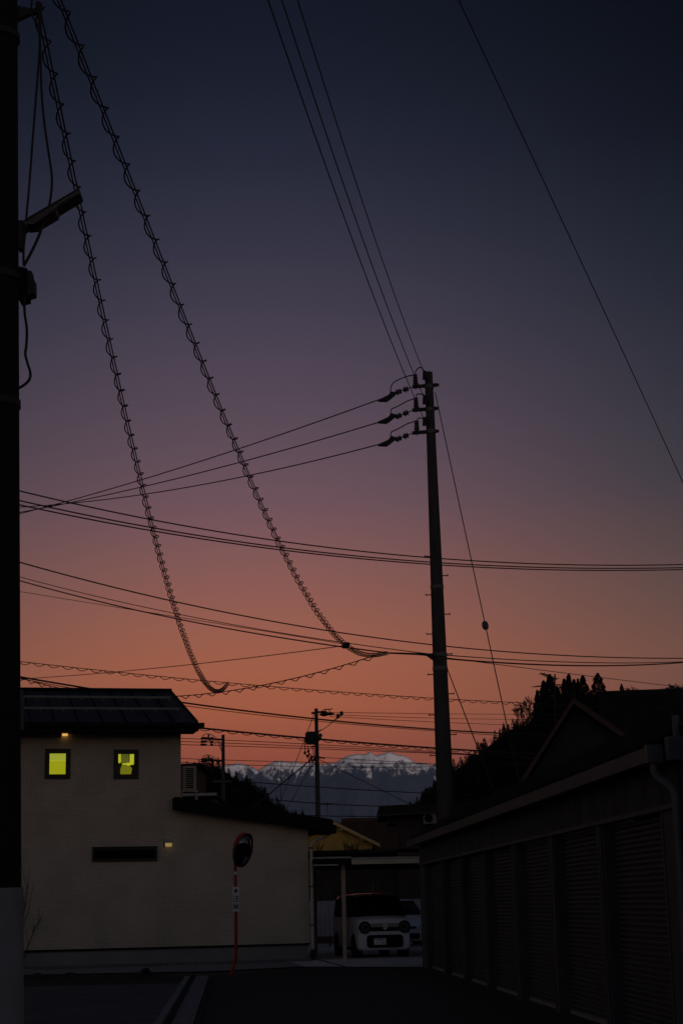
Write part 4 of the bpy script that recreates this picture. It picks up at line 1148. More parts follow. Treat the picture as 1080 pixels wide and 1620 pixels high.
# windscreen and side glass, slightly proud
b = MB()
wsr = [(.415, 1.125, .64), (.575, 1.31, .645), (.795, 1.53, .625), (.90, 1.595, .60)]
for y, z, hw_ in wsr:
    for u in (-1, -.5, 0, .5, 1): b.v.append(Vector((u * hw_, y - .022 - .02 * (1 - u * u), z)))
for i in range(3):
    for j in range(4): a = i * 5 + j; b.f.append((a, a + 1, a + 6, a + 5))
ws = b.build('windscreen', CARG, car, smooth=True)
MB().tube([(-.5, .37, 1.13), (-.1, .39, 1.17), (.05, .385, 1.165)], .009, 5).build('wiper', CARB, ws)
for sx in (-1, 1):
    for (y0, y1, ya, yb) in ((.80, 1.72, 1.0, 1.72), (1.80, 2.65, 1.80, 2.65), (2.74, 3.38, 2.74, 3.30)):
        MB().poly([(sx * (W * .978 + .006), y0, 1.13), (sx * (W * .978 + .006), y1, 1.13), (sx * (W * .915 + .006), yb, 1.55), (sx * (W * .915 + .006), ya, 1.55)]).build('side_window', CARG, car)
    MB().box((sx * (W + .008) - .004, 1.76, .28), (sx * (W + .008) + .004, 1.775, 1.06)).build('door_seam', CARB, car)
    MB().box((sx * (W + .015) - .012, 1.50, .93), (sx * (W + .015) + .012, 1.68, .96)).build('door_handle', CARW, car)
    MB().box((sx * (W + .012) - .012, .95, .20), (sx * (W + .012) + .012, 2.75, .28)).build('side_skirt', CARB, car)
    mrr = MB(); mrr.tube([(sx * (W - .02), .78, 1.16), (sx * (W + .06), .74, 1.17), (sx * (W + .10), .73, 1.20)], [.03, .035, .03], 8); mrr.build('mirror_arm', CARB, car)
    MB().prism([(sx * (W + .05) + px, .70, 1.17 + pz) for px, pz in rrect(-.01, .085, 0, .13, .03)] if sx > 0 else [(sx * (W + .05) + px, .70, 1.17 + pz) for px, pz in rrect(-.085, .01, 0, .13, .03)], (0, .09, 0)).build('side_mirror', CARB, car)
    # round headlights
    cxh = sx * .545
    hb = disc(MB(), (cxh, .80), .155, -.035, .09); hl_ = hb.build('headlight', CARB, car)
    ring(MB(), (cxh, .80), .125, .165, -.06, -.01).build('bezel', CARB, hl_)
    disc(MB(), (cxh, .80), .118, -.055, .018).build('lens', LENS, hl_)
    disc(MB(), (cxh - sx * .02, .80), .05, -.064, .01).build('projector', CHROME, hl_)
    for yy in (.62, 2.95): pass
# arches and wheels
for yy in (.60, 2.98):
    for sx in (-1, 1):
        wheel(car, sx * (W - .075), yy, .275, .155, sx)
        M = Matrix.Translation((sx * (W - .09), yy, .30)) @ Matrix.Rotation(R(90), 4, 'Y')
        MB().lathe([(.34, -.10), (.34, .092)], M, 24).build('wheel_arch', CARB, car)
# grille bar between lamps, emblem, lower grille, number plate
gr = MB().prism([(x, -.045, z) for x, z in rrect(-.40, .40, .70, .80, .03)], (0, .05, 0)).build('grille', CARB, car)
MB().prism([(x, -.052, z) for x, z in rrect(-.41, .41, .805, .90, .02)], (0, .05, 0)).build('grille_bar', ALU, gr)
S_ = [(-.9, .35), (-.05, 1.05), (.95, .45), (.45, .18), (-.05, .48), (-.25, .36), (.9, -.35), (.05, -1.05), (-.95, -.45), (-.45, -.18), (.05, -.48), (.25, -.36)]
MB().prism([(.01 + u * .075, -.066, .815 + v * .085) for u, v in S_], (0, .012, 0)).build('emblem', PLATEW, gr)
lg = MB().prism([(x, -.05, z) for x, z in rrect(-.50, .50, .27, .60, .09)], (0, .06, 0)).build('lower_grille', CARB, car)
ring_pts = rrect(-.46, .46, .27, .63, .11)
np_ = MB().box((-.31, -.072, .345), (.02, -.06, .51)).build('number_plate', PLATEW, car)
def putc(tb, name, x, z, m, par, y):
    M = Matrix.Translation((x, y, z)) @ Matrix.Rotation(R(90), 4, 'X'); tb.v = [M @ v for v in tb.v]; return tb.build(name, m, par)
putc(text_mb('・・25', .085, .001), 'plate_number', -.13, .395, INK, np_, -.0745)
MB().box((-.24, -.0745, .465), (-.06, -.0725, .485)).build('plate_header', INK, np_)
MB().box((-.308, -.0748, .47), (-.268, -.0725, .505)).build('plate_sticker', STICK, np_)
MB().tube([(.0, 1.3, 1.70), (.01, 1.36, 1.99)], [.03, .026], 6).build('roof_aerial', PVC, car)
MB().tube([(.0, 1.3, 1.70), (.0, 1.3, 1.72)], .035, 8).build('aerial_base', CARB, car)

# second car: rounded white hatchback farther back
c2g = gnd(638, 1499)
car2 = thing('parked_car', 'white hatchback half hidden between the boxy car and the garages', 'car', (c2g.x, c2g.y, .012), R(4), 'white cars parked by the fence')
W2_ = .845
def low2(wd, zb, zt, cr=.05): return [(0, zb), (wd * .85, zb), (wd * .96, zb + .08), (wd, zb + .25), (wd, .62), (wd * .975, zt - .06), (wd * .90, zt), (wd * .55, zt + cr * .7), (0, zt + cr)]
secs = [(-.02, low2(W2_ * .62, .32, .62)), (.05, low2(W2_ * .80, .22, .70)), (.2, low2(W2_ * .92, .19, .80)), (.5, low2(W2_ * .98, .18, .88)), (.95, low2(W2_, .18, .97)), (1.4, low2(W2_, .18, .99)), (3.2, low2(W2_, .18, 1.0)), (3.8, low2(W2_ * .96, .22, 1.0)), (3.95, low2(W2_ * .86, .3, .96))]
loft(MB(), secs).build('body', CARW, car2, smooth=True)
def up2(wb, wt, zb, zt): return [(0, zb), (wb, zb), (wb * .985, zb + .04), ((wb + wt) / 2, (zb + zt) / 2), (wt, zt - .1), (wt * .9, zt - .025), (wt * .5, zt + .01), (0, zt + .02)]
us = [(.75, up2(W2_ * .9, W2_ * .9, .93, 1.0)), (1.05, up2(W2_ * .93, W2_ * .80, .95, 1.2)), (1.45, up2(W2_ * .95, W2_ * .70, .96, 1.43)), (1.8, up2(W2_ * .955, W2_ * .66, .96, 1.52)), (2.5, up2(W2_ * .955, W2_ * .66, .96, 1.54)), (3.3, up2(W2_ * .94, W2_ * .64, .96, 1.47)), (3.85, up2(W2_ * .9, W2_ * .72, .96, 1.2))]
loft(MB(), us).build('cabin', CARW, car2, smooth=True)
b = MB()
for y, z, hw_ in ((.78, 1.03, .70), (1.05, 1.225, .63), (1.45, 1.45, .54), (1.55, 1.485, .52)):
    for u in (-1, -.5, 0, .5, 1): b.v.append(Vector((u * hw_, y - .03 - .03 * (1 - u * u), z + .012)))
for i in range(3):
    for j in range(4): a = i * 5 + j; b.f.append((a, a + 1, a + 6, a + 5))
b.build('windscreen', CARG, car2, smooth=True)
for sx in (-1, 1):
    MB().poly([(sx * (W2_ * .955 + .012), 1.25, 1.02), (sx * (W2_ * .955 + .012), 3.3, 1.02), (sx * (W2_ * .70 + .016), 3.1, 1.40), (sx * (W2_ * .70 + .016), 1.75, 1.40)]).build('side_window', CARG, car2)
    hl_ = MB().prism([(sx * .80, .32, .64), (sx * .45, .10, .60), (sx * .50, .12, .68), (sx * .78, .42, .84)], (0, -.10, .0)).build('headlight', LENS, car2)
    MB().prism([(sx * .79, .20, .665), (sx * .50, -.0, .63), (sx * .54, .01, .66), (sx * .77, .28, .80)], (0, -.02, 0)).build('lens', CHROME, hl_)
    MB().prism([(sx * (W2_ + .05) + px, 1.1, 1.0 + pz) for px, pz in rrect(-.08, .1, 0, .13, .04)], (0, .09, 0)).build('side_mirror', CARW, car2)
    for yy in (.78, 3.2):
        wheel(car2, sx * (W2_ - .085), yy, .295, .17, sx)
        MB().lathe([(.355, -.10), (.355, .1)], Matrix.Translation((sx * (W2_ - .09), yy, .31)) @ Matrix.Rotation(R(90), 4, 'Y'), 24).build('wheel_arch', CARB, car2)
MB().prism([(x, -.03, z) for x, z in rrect(-.45, .45, .58, .66, .03)], (0, .06, .0)).build('grille', CARB, car2)
MB().prism([(x, -.05, z) for x, z in rrect(-.55, .55, .26, .44, .05)], (0, .06, .0)).build('lower_grille', CARB, car2)
MB().box((-.165, -.075, .36), (.165, -.055, .525)).build('number_plate', PLATEW, car2)

# ------------------------------------------------------------------ utility poles
def V(*a): return Vector(a)
# big concrete pole behind the garages
YP = 46.0
ptop = at(677.5, 589, YP); pbot = at(705, 1290, YP)
big = thing('utility_pole', 'tall concrete utility pole standing behind the far end of the garages', 'utility pole', (pbot.x, YP, 0), 0, None)
rt, rb_ = 13.0 / 2 / ppm(YP) * 1.0, 27.5 / 2 / ppm(YP)
base = pbot + (pbot - ptop) * ((pbot.z) / (ptop.z - pbot.z)); base.z = 0
def pole_pt(z): return base.lerp(ptop, z / ptop.z)
def pole_r(z): return rt + (rb_ - rt) * (ptop.z - z) / (ptop.z - pbot.z)
zs = [0, pbot.z, (pbot.z + ptop.z) / 2, ptop.z - .02, ptop.z]
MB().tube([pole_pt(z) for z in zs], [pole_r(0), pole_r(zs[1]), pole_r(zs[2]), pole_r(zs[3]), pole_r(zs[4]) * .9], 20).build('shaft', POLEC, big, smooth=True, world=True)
def zpx(py): return at(690, py, YP).z
side = 1
for py, sd_ in [(880, -1), (911, 1), (941, -1), (972, 1), (1003, -1), (1035, 1), (1067, -1), (1098, 1), (1131, -1), (1162.5, 1), (1195, -1), (1214, 1)]:
    z = zpx(py); p = pole_pt(z); r_ = pole_r(z)
    sb = MB().tube([p + V(sd_ * (r_ - .02), 0, 0), p + V(sd_ * (r_ + .15), -.02, 0)], .016, 6).build('step_bolt', STEEL, big, world=True)
    MB().tube([p + V(sd_ * (r_ + .145), -.02, -.025), p + V(sd_ * (r_ + .145), -.02, .03)], .016, 6).build('bolt_head', STEEL, sb, world=True)
for py in (929, 1036, 1058, 612, 648, 683):
    z = zpx(py); p = pole_pt(z); r_ = pole_r(z) + .012
    MB().tube([p + V(0, 0, -.05), p + V(0, 0, .05)], r_, 20).build('band', GALV, big, world=True)
def bp_(px, py, dy=0.0): return at(px, py, YP + dy)
# three arms with pin insulator, strain insulators, dead-end cover and jumper
arms = [(610, 657, 598, 632), (647, 658, 600, 667), (683, 659, 601, 703)]
for k, (py, pxi, cx, cy) in enumerate(arms):
    dy = 0.0
    arm = MB().beam(bp_(652, py + 2), bp_(691, py - 1), .09, .09).build('crossarm', STEEL, big, world=True)
    MB().tube([bp_(690, py - 1), bp_(694, py - 1)], .045, 8).build('arm_bolt', STEEL, arm, world=True)
    MB().tube([bp_(pxi, py + 6), bp_(pxi, py + 2)], .016, 6).build('pin', STEEL, arm, world=True)
    ib = bp_(pxi, py); itop = bp_(pxi - .5, py - 17); ax = (itop - ib)
    prf = []
    for q in range(9): prf.append(((.060 if q % 2 else .095) * (1 - .03 * q), ax.length * q / 8))
    MB().lathe(prf, Matrix.Translation(ib) @ ax.to_track_quat('Z', 'Y').to_matrix().to_4x4(), 12).build('pin_insulator', PORC, big, world=True)
    # strain insulators: two cones on a rod from the arm tip to the cover
    tip = bp_(653, py + 2); mid1 = bp_(637, py + 6 + 1.5 * (k > 0)); e = bp_(624, py + 12 + 1.5 * (k > 0)); cend = bp_(cx, cy)
    MB().tube([tip, e], .014, 6).build('clevis_rod', STEEL, big, world=True)
    for a_, b_ in ((.25, .55), (.62, .98)):
        A, B = tip.lerp(e, a_), tip.lerp(e, b_); d = (B - A)
        MB().lathe([(.03, 0), (.085, d.length * .15), (.055, d.length * .5), (.10, d.length * .62), (.03, d.length)], Matrix.Translation(A) @ d.to_track_quat('Z', 'Y').to_matrix().to_4x4(), 10).build('strain_insulator', PORC, big, world=True)
    o_y = 10 if k == 0 else 7.5
    q = [bp_(618.5, py + o_y), bp_(613.5, py + o_y + 6), bp_(604, py + o_y + 10.5), bp_(597.5, py + o_y + 13.3), bp_(598, py + o_y + 14.8), bp_(611.5, py + o_y + 15.4), bp_(617, py + o_y + 11.5), bp_(625.5, py + o_y + 4.5), bp_(624.5, py + o_y + 1.5)]
    MB().prism([v + V(0, -.07, 0) for v in q], (0, .14, 0)).build('dead_end_cover', RUBBER, big, world=True)
    j = [bp_(617.5, py + 11), bp_(618.5, py + 1), bp_(624, py - 6 + (4 if k else 0)), bp_(634, py - 11 + (4 if k else 0)), bp_(645, py - 15 + (2 if k else 0)), bp_(pxi - 1, py - 16.5)]
    def smooth_pts(ps, n=6):
        o_ = []
        for i in range(len(ps) - 1):
            p0, p1, p2, p3 = ps[max(i - 1, 0)], ps[i], ps[i + 1], ps[min(i + 2, len(ps) - 1)]
            for s in range(n):
                t = s / n; o_.append(.5 * ((2 * p1) + (p2 - p0) * t + (2 * p0 - 5 * p1 + 4 * p2 - p3) * t * t + (3 * p1 - p0 - 3 * p2 + p3) * t ** 3))
        o_.append(ps[-1]); return o_
    MB().tube(smooth_pts(j), .017, 6).build('jumper_wire', RUBBER, big, world=True)
    if k == 0: j2 = [bp_(pxi - 1, py - 16), bp_(658, py - 24), bp_(663, py - 28.5), bp_(668, py - 27), bp_(672, py - 20)]
    elif k == 1: j2 = [bp_(pxi, py - 17), bp_(659, py - 23), bp_(665, py - 23.5), bp_(671, py - 22), bp_(673, py - 14)]
    else: j2 = [bp_(pxi, py - 17), bp_(662, py - 21.5), bp_(668, py - 21), bp_(673, py - 16)]
    MB().tube(smooth_pts(j2), .017, 6).build('jumper_wire', RUBBER, big, world=True)
    # back-strain clamp where the overhead conductor lands
    zc = [591, 630, 664][k]
    MB().tube([bp_(671, zc - 4, -.2), bp_(672.5, zc + 9, -.18)], [.05, .085], 8).build('strain_clamp', RUBBER, big, world=True)
MB().tube([bp_(686, 1037, -.2), bp_(672, 1035.5, -.2), bp_(655, 1034.5, -.2), bp_(613, 1033, -.2)], [.06, .035, .03, .022], 8).build('extension_arm', STEEL, big, world=True)
MB().prism([bp_(672, 1036, -.22), bp_(686, 1036, -.22), bp_(686, 1046, -.22)], (0, .03, 0)).build('gusset', STEEL, big, world=True)

# near pole at the left edge
YL = 13.0
pe0, pe1 = at(28, 0, YL), at(34, 1405, YL); RL = .185
near_p = thing('utility_pole', 'thick dark pole at the left edge with pale wrap at its foot', 'utility pole', (at(34, 1405, YL).x - RL, YL, 0))
cx0, cx1 = pe0.x - RL * .93, pe1.x - RL
def np_at(z): 
    f = (z - pe1.z) / (pe0.z - pe1.z); return V(cx1 + (cx0 - cx1) * f, YL, z)
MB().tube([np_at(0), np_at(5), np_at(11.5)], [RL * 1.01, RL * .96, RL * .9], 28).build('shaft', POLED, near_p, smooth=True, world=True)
zw = at(10, 1405, YL - RL).z
MB().tube([np_at(.0), np_at(zw)], [RL * 1.01 + .014, RL + .014], 28).build('foot_wrap', mat('foot_wrap', (.30, .30, .325), .8, .12, 5, .2), near_p, smooth=True, world=True)
def nl(px, py, dy=0.0): return at(px, py, YL + dy)
# steel bands
for py in (60, 440, 640):
    z = nl(10, py).z; MB().tube([np_at(z - .03), np_at(z + .03)], RL * .96 + .012, 28).build('band', STEEL, near_p, world=True)
# top bracket holding the left spiral cable
MB().prism([nl(26, 8), nl(48, 13), nl(60, 13), nl(62, 18), nl(46, 22), nl(27, 31)], (0, .05, 0)).build('cable_bracket', STEEL, near_p, world=True)
MB().tube([nl(60, 3), nl(61, 22)], .02, 8).build('bracket_bolt', STEEL, near_p, world=True)
# junction box
jb = MB(); jb.prism([nl(30, 421), nl(43, 424), nl(44, 470), nl(30, 474)], (0, .16, 0)); jbo = jb.build('junction_box', BLACKM, near_p, world=True)
MB().prism([nl(43.5, 428), nl(50, 428), nl(50, 441), nl(54.5, 442), nl(54.5, 464), nl(44, 467)], (0, .12, 0)).build('box_cover', RUBBER, jbo, world=True)
def cable(px_pts, r, name, par, dys=None):
    ps = [nl(x, y, (dys[i] if dys else -.02)) for i, (x, y) in enumerate(px_pts)]
    return MB().tube(smooth_pts(ps, 7), r, 6).build(name, RUBBER, par, smooth=True, world=True)
cable([(66, 4), (64, 60), (60, 120), (53, 210), (47, 290), (42, 345)], .010, 'lamp_cable', near_p)
cable([(62, 18), (64, 70), (66, 140), (70, 190), (77, 240), (82.5, 280), (81, 310), (77, 330)], .011, 'lamp_cable', near_p)
cable([(37, 376), (37.5, 400), (38, 420)], .011, 'lamp_cable', near_p)
cable([(68, 350), (64, 368), (52, 395), (38, 421)], .013, 'lamp_cable', near_p)
cable([(39, 470), (39.5, 495), (43, 522), (42, 548), (40.5, 560), (44, 575), (48.5, 590), (46, 602), (34, 612), (24, 615)], .012, 'service_loop', near_p)
cable([(52, -6), (50, 12), (52, 26), (58, 36), (66, 48)], .009, 'tie_loop', near_p)
# street lamp on the near pole
lm = thing('street_lamp', 'tilted flat street lamp clamped to the dark pole at left', 'street lamp', nl(36, 372))
A, B = nl(43, 359), nl(129, 309); ax = (B - A).normalized(); up_ = V(0, 1, 0).cross(ax).normalized()
if up_.z < 0: up_ = -up_
LH = 16 / ppm(YL)
def lp(u, v, w): return A + (B - A) * u + up_ * v * LH + V(0, w, 0)
MB().prism([lp(0, .30, -.09), lp(1, .30, -.09), lp(1.0, -.10, -.10), lp(.98, -.3, -.10), lp(.55, -.36, -.10), lp(.5, -.55, -.08), lp(.12, -.58, -.08), lp(.0, -.25, -.09)], (0, .18, 0)).build('housing', mat('lamp_housing', (.09, .088, .092), .55, .15, 5), lm, world=True)
MB().prism([lp(.02, .305, -.10), lp(1.01, .305, -.10), lp(1.01, .16, -.105), lp(.02, .16, -.105)], (0, .2, 0)).build('top_rail', GALV, lm, world=True)
MB().prism([lp(.60, .02, -.108), lp(.97, .02, -.108), lp(.96, -.2, -.108), lp(.6, -.22, -.108)], (0, .01, 0)).build('side_panel', mat('lamp_panel', (.12, .118, .122), .55, .15, 5), lm, world=True)
MB().tube([lp(.1, -.1, 0), nl(37, 368), nl(35, 385)], .03, 8).build('arm', STEEL, lm, world=True)
MB().box(nl(30, 396) + V(0, -.05, 0), nl(39, 352) + V(0, .05, 0)).build('clamp', STEEL, lm, world=True)
# a dark tapering conduit on the pole edge near the roof line
MB().tube([nl(33.5, 1092), nl(34.5, 1155)], .02, 8).build('conduit', PVC_G, near_p, world=True)

# distant pole with transformer
YT = 96.0
def pt_(px, py, dy=0.0): return at(px, py, YT + dy)
tp = pt_(500, 1121); tb = gnd(500, 1474); tb = V(tp.x + .0, YT, 0)
tpole = thing('utility_pole', 'distant pole carrying a dark transformer in front of the snowy mountains', 'utility pole', tb)
MB().tube([tb, tp], [.19, .105], 14).build('shaft', POLEC, tpole, smooth=True, world=True)
MB().beam(pt_(492.5, 1128.5), pt_(505, 1126.5), .1, .12).build('crossarm', STEEL, tpole, world=True)
for i_, (ax_, bx_) in enumerate(((503, 519), (504, 520), (516, 529))):
    dyy = (-.5, .3, .1)[i_]; y0_ = (1126.5, 1130.5, 1129)[i_]
    p, q = pt_(ax_, y0_, dyy), pt_(bx_, y0_ + .5, dyy); d = q - p
    MB().lathe([(.02, 0), (.05, d.length * .15), (.11, d.length * .5), (.05, d.length * .85), (.02, d.length)], Matrix.Translation(p) @ d.to_track_quat('Z', 'Y').to_matrix().to_4x4(), 8).build('strain_insulator', RUBBER, tpole, world=True)
for (a_, b_, c_) in ((515, 1125, 1122), (521, 1126, 1121.5)):
    MB().tube([pt_(a_, b_ + 2), pt_(a_, c_)], .03, 5).build('pin', STEEL, tpole, world=True)
    MB().tube([pt_(a_ - 4, c_ + .4), pt_(a_, c_ + .6), pt_(a_ + 5, c_ - .2)], .03, 5).build('jumper_wire', RUBBER, tpole, world=True)
for (x_, y_) in ((540, 1129), (534.5, 1133)):
    MB().lathe([(.03, -.14), (.10, -.08), (.10, .1), (.04, .14)], Matrix.Translation(pt_(x_, y_)), 8).build('wire_clamp', RUBBER, tpole, world=True)
for (x_, y_, dyy) in ((539, 1132, 0), (534, 1134, .2)):
    MB().tube(smooth_pts([pt_(x_, y_, dyy), pt_(524, 1144, dyy), pt_(514, 1152, dyy), pt_(506, 1155.5, dyy)]), .022, 5).build('drop_lead', RUBBER, tpole, world=True)
tr_ = MB().lathe([(.02, 0), (.30, .02), (.31, .65), (.24, .74), (.05, .76)], Matrix.Translation(pt_(492.0, 1178, -.1)), 16).build('transformer', STEEL, tpole, smooth=False, world=True)
for k in range(5):
    a = math.pi * (.9 + .25 * k); MB().box(pt_(492, 1176, -.1) + V(math.cos(a) * .33 - .02, math.sin(a) * .33 - .02, .05), pt_(492, 1176, -.1) + V(math.cos(a) * .33 + .02, math.sin(a) * .33 + .02, .62)).build('cooling_fin', STEEL, tr_, world=True)
MB().beam(pt_(484, 1166), pt_(500, 1165), .12, .18).build('transformer_bracket', STEEL, tpole, world=True)
MB().lathe([(.04, 0), (.14, .03), (.10, .2), (.14, .24), (.03, .3)], Matrix.Translation(pt_(504.5, 1168, -.05)) @ Matrix.Rotation(R(25), 4, 'Y'), 10).build('cutout', PORC, tpole, world=True)
MB().tube([pt_(502, 1159), pt_(508, 1154.5)], .04, 6).build('lead_clamp', STEEL, tpole, world=True)
for pts in ([(482, 1168), (482.5, 1186), (483, 1192), (487, 1199), (490, 1203)], [(487, 1180), (488, 1192), (490, 1198), (492, 1203)], [(486, 1189), (491, 1194), (495, 1197), (499, 1201)], [(488, 1194), (493, 1203), (497, 1209)],
            [(495.5, 1182), (496, 1192), (498, 1204)], [(490, 1206), (489, 1212), (492, 1216)], [(494, 1197), (493, 1204), (497, 1207)]):
    MB().tube(smooth_pts([pt_(x, y, -.15) for x, y in pts], 4), .028, 5).build('lead_wire', RUBBER, tpole, world=True)
for (x_, y_) in ((487.5, 1188.5), (482, 1191), (486.5, 1196), (493, 1198), (496, 1202), (489.5, 1203.5)):
    MB().lathe([(.03, -.09), (.07, -.05), (.07, .06), (.03, .09)], Matrix.Translation(pt_(x_, y_, -.15)) @ Matrix.Rotation(R(35), 4, 'Y'), 7).build('sleeve', RUBBER, tpole, world=True)
MB().tube([pt_(491, 1182), pt_(503, 1179)], .05, 6).build('low_arm', STEEL, tpole, world=True)
MB().tube([pt_(500, 1197.5), pt_(514, 1199.5)], .05, 6).build('low_arm', STEEL, tpole, world=True)
for py in (1170, 1198, 1210, 1245, 1262): MB().tube([V(tp.x, YT, pt_(500, py).z - .05), V(tp.x, YT, pt_(500, py).z + .05)], .155, 14).build('band', STEEL, tpole, world=True)

# second distant pole with two arm clusters
YS = 118.0
def ps_(px, py, dy=0.0): return at(px, py, YS + dy)
tp2 = ps_(353, 1162.5); tb2 = V(tp2.x, YS, 0)
sp_ole = thing('utility_pole', 'distant pole with two stacked arm clusters beside the wooded hill', 'utility pole', tb2)
MB().tube([tb2, tp2], [.20, .115], 12).build('shaft', POLEC, sp_ole, smooth=True, world=True)
for k, (py0, dpy) in enumerate(((1168.5, 0), (1202.5, 0))):
    arm = MB().beam(ps_(353, py0 + 1.5), ps_(322, py0 - 0), .10, .12).build('crossarm', STEEL, sp_ole, world=True)
    if k == 0:
        MB().beam(ps_(352.5, 1192), ps_(343, 1170), .06, .06, V(0, 1, 0)).build('brace', STEEL, sp_ole, world=True)
        MB().beam(ps_(352.5, 1184), ps_(346, 1170), .06, .06, V(0, 1, 0)).build('brace', STEEL, sp_ole, world=True)
    rows_ = ((0, -1.5), (1, 4), (2, 9)) if k == 0 else ((0, -2), (1, 1.5))
    for i_, dyp in rows_:
        for s_ in (-1, 1):
            c = ps_(331, py0 + dyp, (i_ - 1) * .5); e_ = ps_(331 + s_ * (14 if s_ < 0 else 8) - i_ * .5, py0 + dyp + 1.2, (i_ - 1) * .5); d = e_ - c
            MB().lathe([(.02, d.length * .2), (.075, d.length * .45), (.10, d.length * .6), (.06, d.length * .85), (.015, d.length)], Matrix.Translation(c) @ d.to_track_quat('Z', 'Y').to_matrix().to_4x4(), 8).build('dead_end_cover', RUBBER, sp_ole, world=True)
        MB().tube(smooth_pts([ps_(319 - i_, py0 + dyp + .5), ps_(322, py0 + dyp - 4), ps_(328, py0 + dyp - 6), ps_(336, py0 + dyp - 4), ps_(342, py0 + dyp + .8)], 4), .026, 5).build('jumper_wire', RUBBER, sp_ole, world=True)
        MB().lathe([(.08, 0), (.05, .08), (.08, .14), (.05, .22), (.06, .26)], Matrix.Translation(ps_(330 + 2 * i_, py0 + dyp + .5, (i_ - 1) * .5)), 8).build('pin_insulator', PORC, sp_ole, world=True)
MB().beam(ps_(337, 1236), ps_(366, 1236.5), .08, .1).build('low_arm', GALV, sp_ole, world=True)
# small antenna over the left roofs
antenna('roof_antenna', 'thin antenna mast in front of the hill left of the transformer pole', at(444, 1290, 110), at(444.5, 1205, 110), 110, [(at(438, 1274, 110), at(449, 1273, 110), 3, .2), (at(439, 1281, 110), at(441, 1270, 110), 2, .2)])
antenna('roof_antenna', 'spiky antenna in front of the mountain foot right of the transformer pole', at(518, 1290, 90), at(517, 1268, 90), 90, [(at(508, 1271, 90), at(523, 1272, 90) + V(0, .6, 0), 5, .3), (at(511, 1273, 90), at(524, 1270, 90) + V(0, .4, 0), 4, .25)])
antenna('roof_antenna', 'short pale antenna pole against the dark hill right of the concrete pole', at(756, 1242, 90), at(756, 1226, 90), 90, [(at(736, 1231, 90), at(756, 1232, 90), 3, .2)])

# ------------------------------------------------------------------ wires
def fit_wire(pts, Y0, Y1, ext0=0.0, ext1=0.0, n=48, deg=2):
    """pixels along a wire whose ends lie at depths Y0, Y1: the wire hangs in the vertical plane between them"""
    A, B = at(*pts[0], Y0), at(*pts[-1], Y1)
    d = V(B.x - A.x, B.y - A.y, 0); Ld = d.length; d.normalize(); nrm = V(-d.y, d.x, 0)
    S, Z = [], []
    for p in pts:
        h = hit(p[0], p[1], A, nrm); S.append((h - A).dot(d) / Ld); Z.append(h.z)
    m = deg + 1                                             # least squares polynomial
    M = [[sum(s ** (i + j) for s in S) for j in range(m)] for i in range(m)]; rhs = [sum(z * s ** i for s, z in zip(S, Z)) for i in range(m)]
    for i in range(m):
        pv = max(range(i, m), key=lambda r: abs(M[r][i])); M[i], M[pv] = M[pv], M[i]; rhs[i], rhs[pv] = rhs[pv], rhs[i]
        for r in range(i + 1, m):
            f = M[r][i] / M[i][i]
            for c in range(i, m): M[r][c] -= f * M[i][c]
            rhs[r] -= f * rhs[i]
    co = [0] * m
    for i in reversed(range(m)): co[i] = (rhs[i] - sum(M[i][c] * co[c] for c in range(i + 1, m))) / M[i][i]
    out_ = []
    for k in range(n + 1):
        s = -ext0 + (1 + ext0 + ext1) * k / n
        out_.append(V(A.x + d.x * s * Ld, A.y + d.y * s * Ld, sum(c * s ** i for i, c in enumerate(co))))
    return out_
def wire(name, label, pts, Y0, Y1, r, ext0=0.0, ext1=0.0, cat='wire', group='overhead wires', deg=None):
    ps = fit_wire(pts, Y0, Y1, ext0, ext1, 48, deg if deg else (2 if len(pts) > 2 else 1))
    o = MB().tube(ps, r, 6).build(name, RUBBER, smooth=True); origin_to(o, ps[len(ps) // 2])
    return tag(o, label, cat, group)
def resample(ps, step):
    o_ = [ps[0]]; acc = 0
    for a, b in zip(ps, ps[1:]):
        l = (b - a).length
        while acc + l >= step:
            t = (step - acc) / l; a = a.lerp(b, t); o_.append(a.copy()); l = (b - a).length; acc = 0
        acc += l
    return o_
def helix(ps, pitch, rad, r, per=14, sides=5, drop=0.0, phase=0.0):
    q = resample(ps, pitch / per); b = MB(); pts = []
    for i, p in enumerate(q):
        t = (q[min(i + 1, len(q) - 1)] - q[max(i - 1, 0)]).normalized(); s = t.cross(V(0, 0, 1)).normalized(); u = s.cross(t)
        a = 2 * math.pi * i / per + phase + .35 * math.sin(i * .013) ; rr = rad * (1 + .10 * math.sin(i * .37) * .6)
        pts.append(p + (s * math.cos(a) + u * math.sin(a)) * rr - V(0, 0, drop))
    return b.tube(pts, r, sides)
def spiral_cable(label, pts, Y0, Y1, pitch, rad, r_m, r_c, r_h, ext0=0.0, ext1=0.0, sep=.02, two=True, deg=2, cat='cable', drop=0.0, name='spiral_hung_cable', n=70, path=None):
    ps = path if path else fit_wire(pts, Y0, Y1, ext0, ext1, n, deg)
    mid = ps[len(ps) // 2]
    t = thing(name, label, cat, mid, 0, 'overhead cables with spiral hangers')
    def offs(dx, dz): 
        o_ = []
        for i, p in enumerate(ps):
            tt_ = (ps[min(i + 1, len(ps) - 1)] - ps[max(i - 1, 0)]).normalized(); s = tt_.cross(V(0, 0, 1)).normalized(); o_.append(p + s * dx + V(0, 0, dz))
        return o_
    MB().tube(offs(-sep * 1.1, sep * .3 if two else 0), r_m, 6).build('messenger_wire', RUBBER, t, smooth=True, world=True)
    if two: MB().tube(offs(sep * .8, -sep * .4), r_c, 6).build('cable_core', RUBBER, t, smooth=True, world=True)
    helix(ps, pitch, rad, r_h, drop=drop).build('spiral_hanger', RUBBER, t, smooth=True, world=True)
    return t

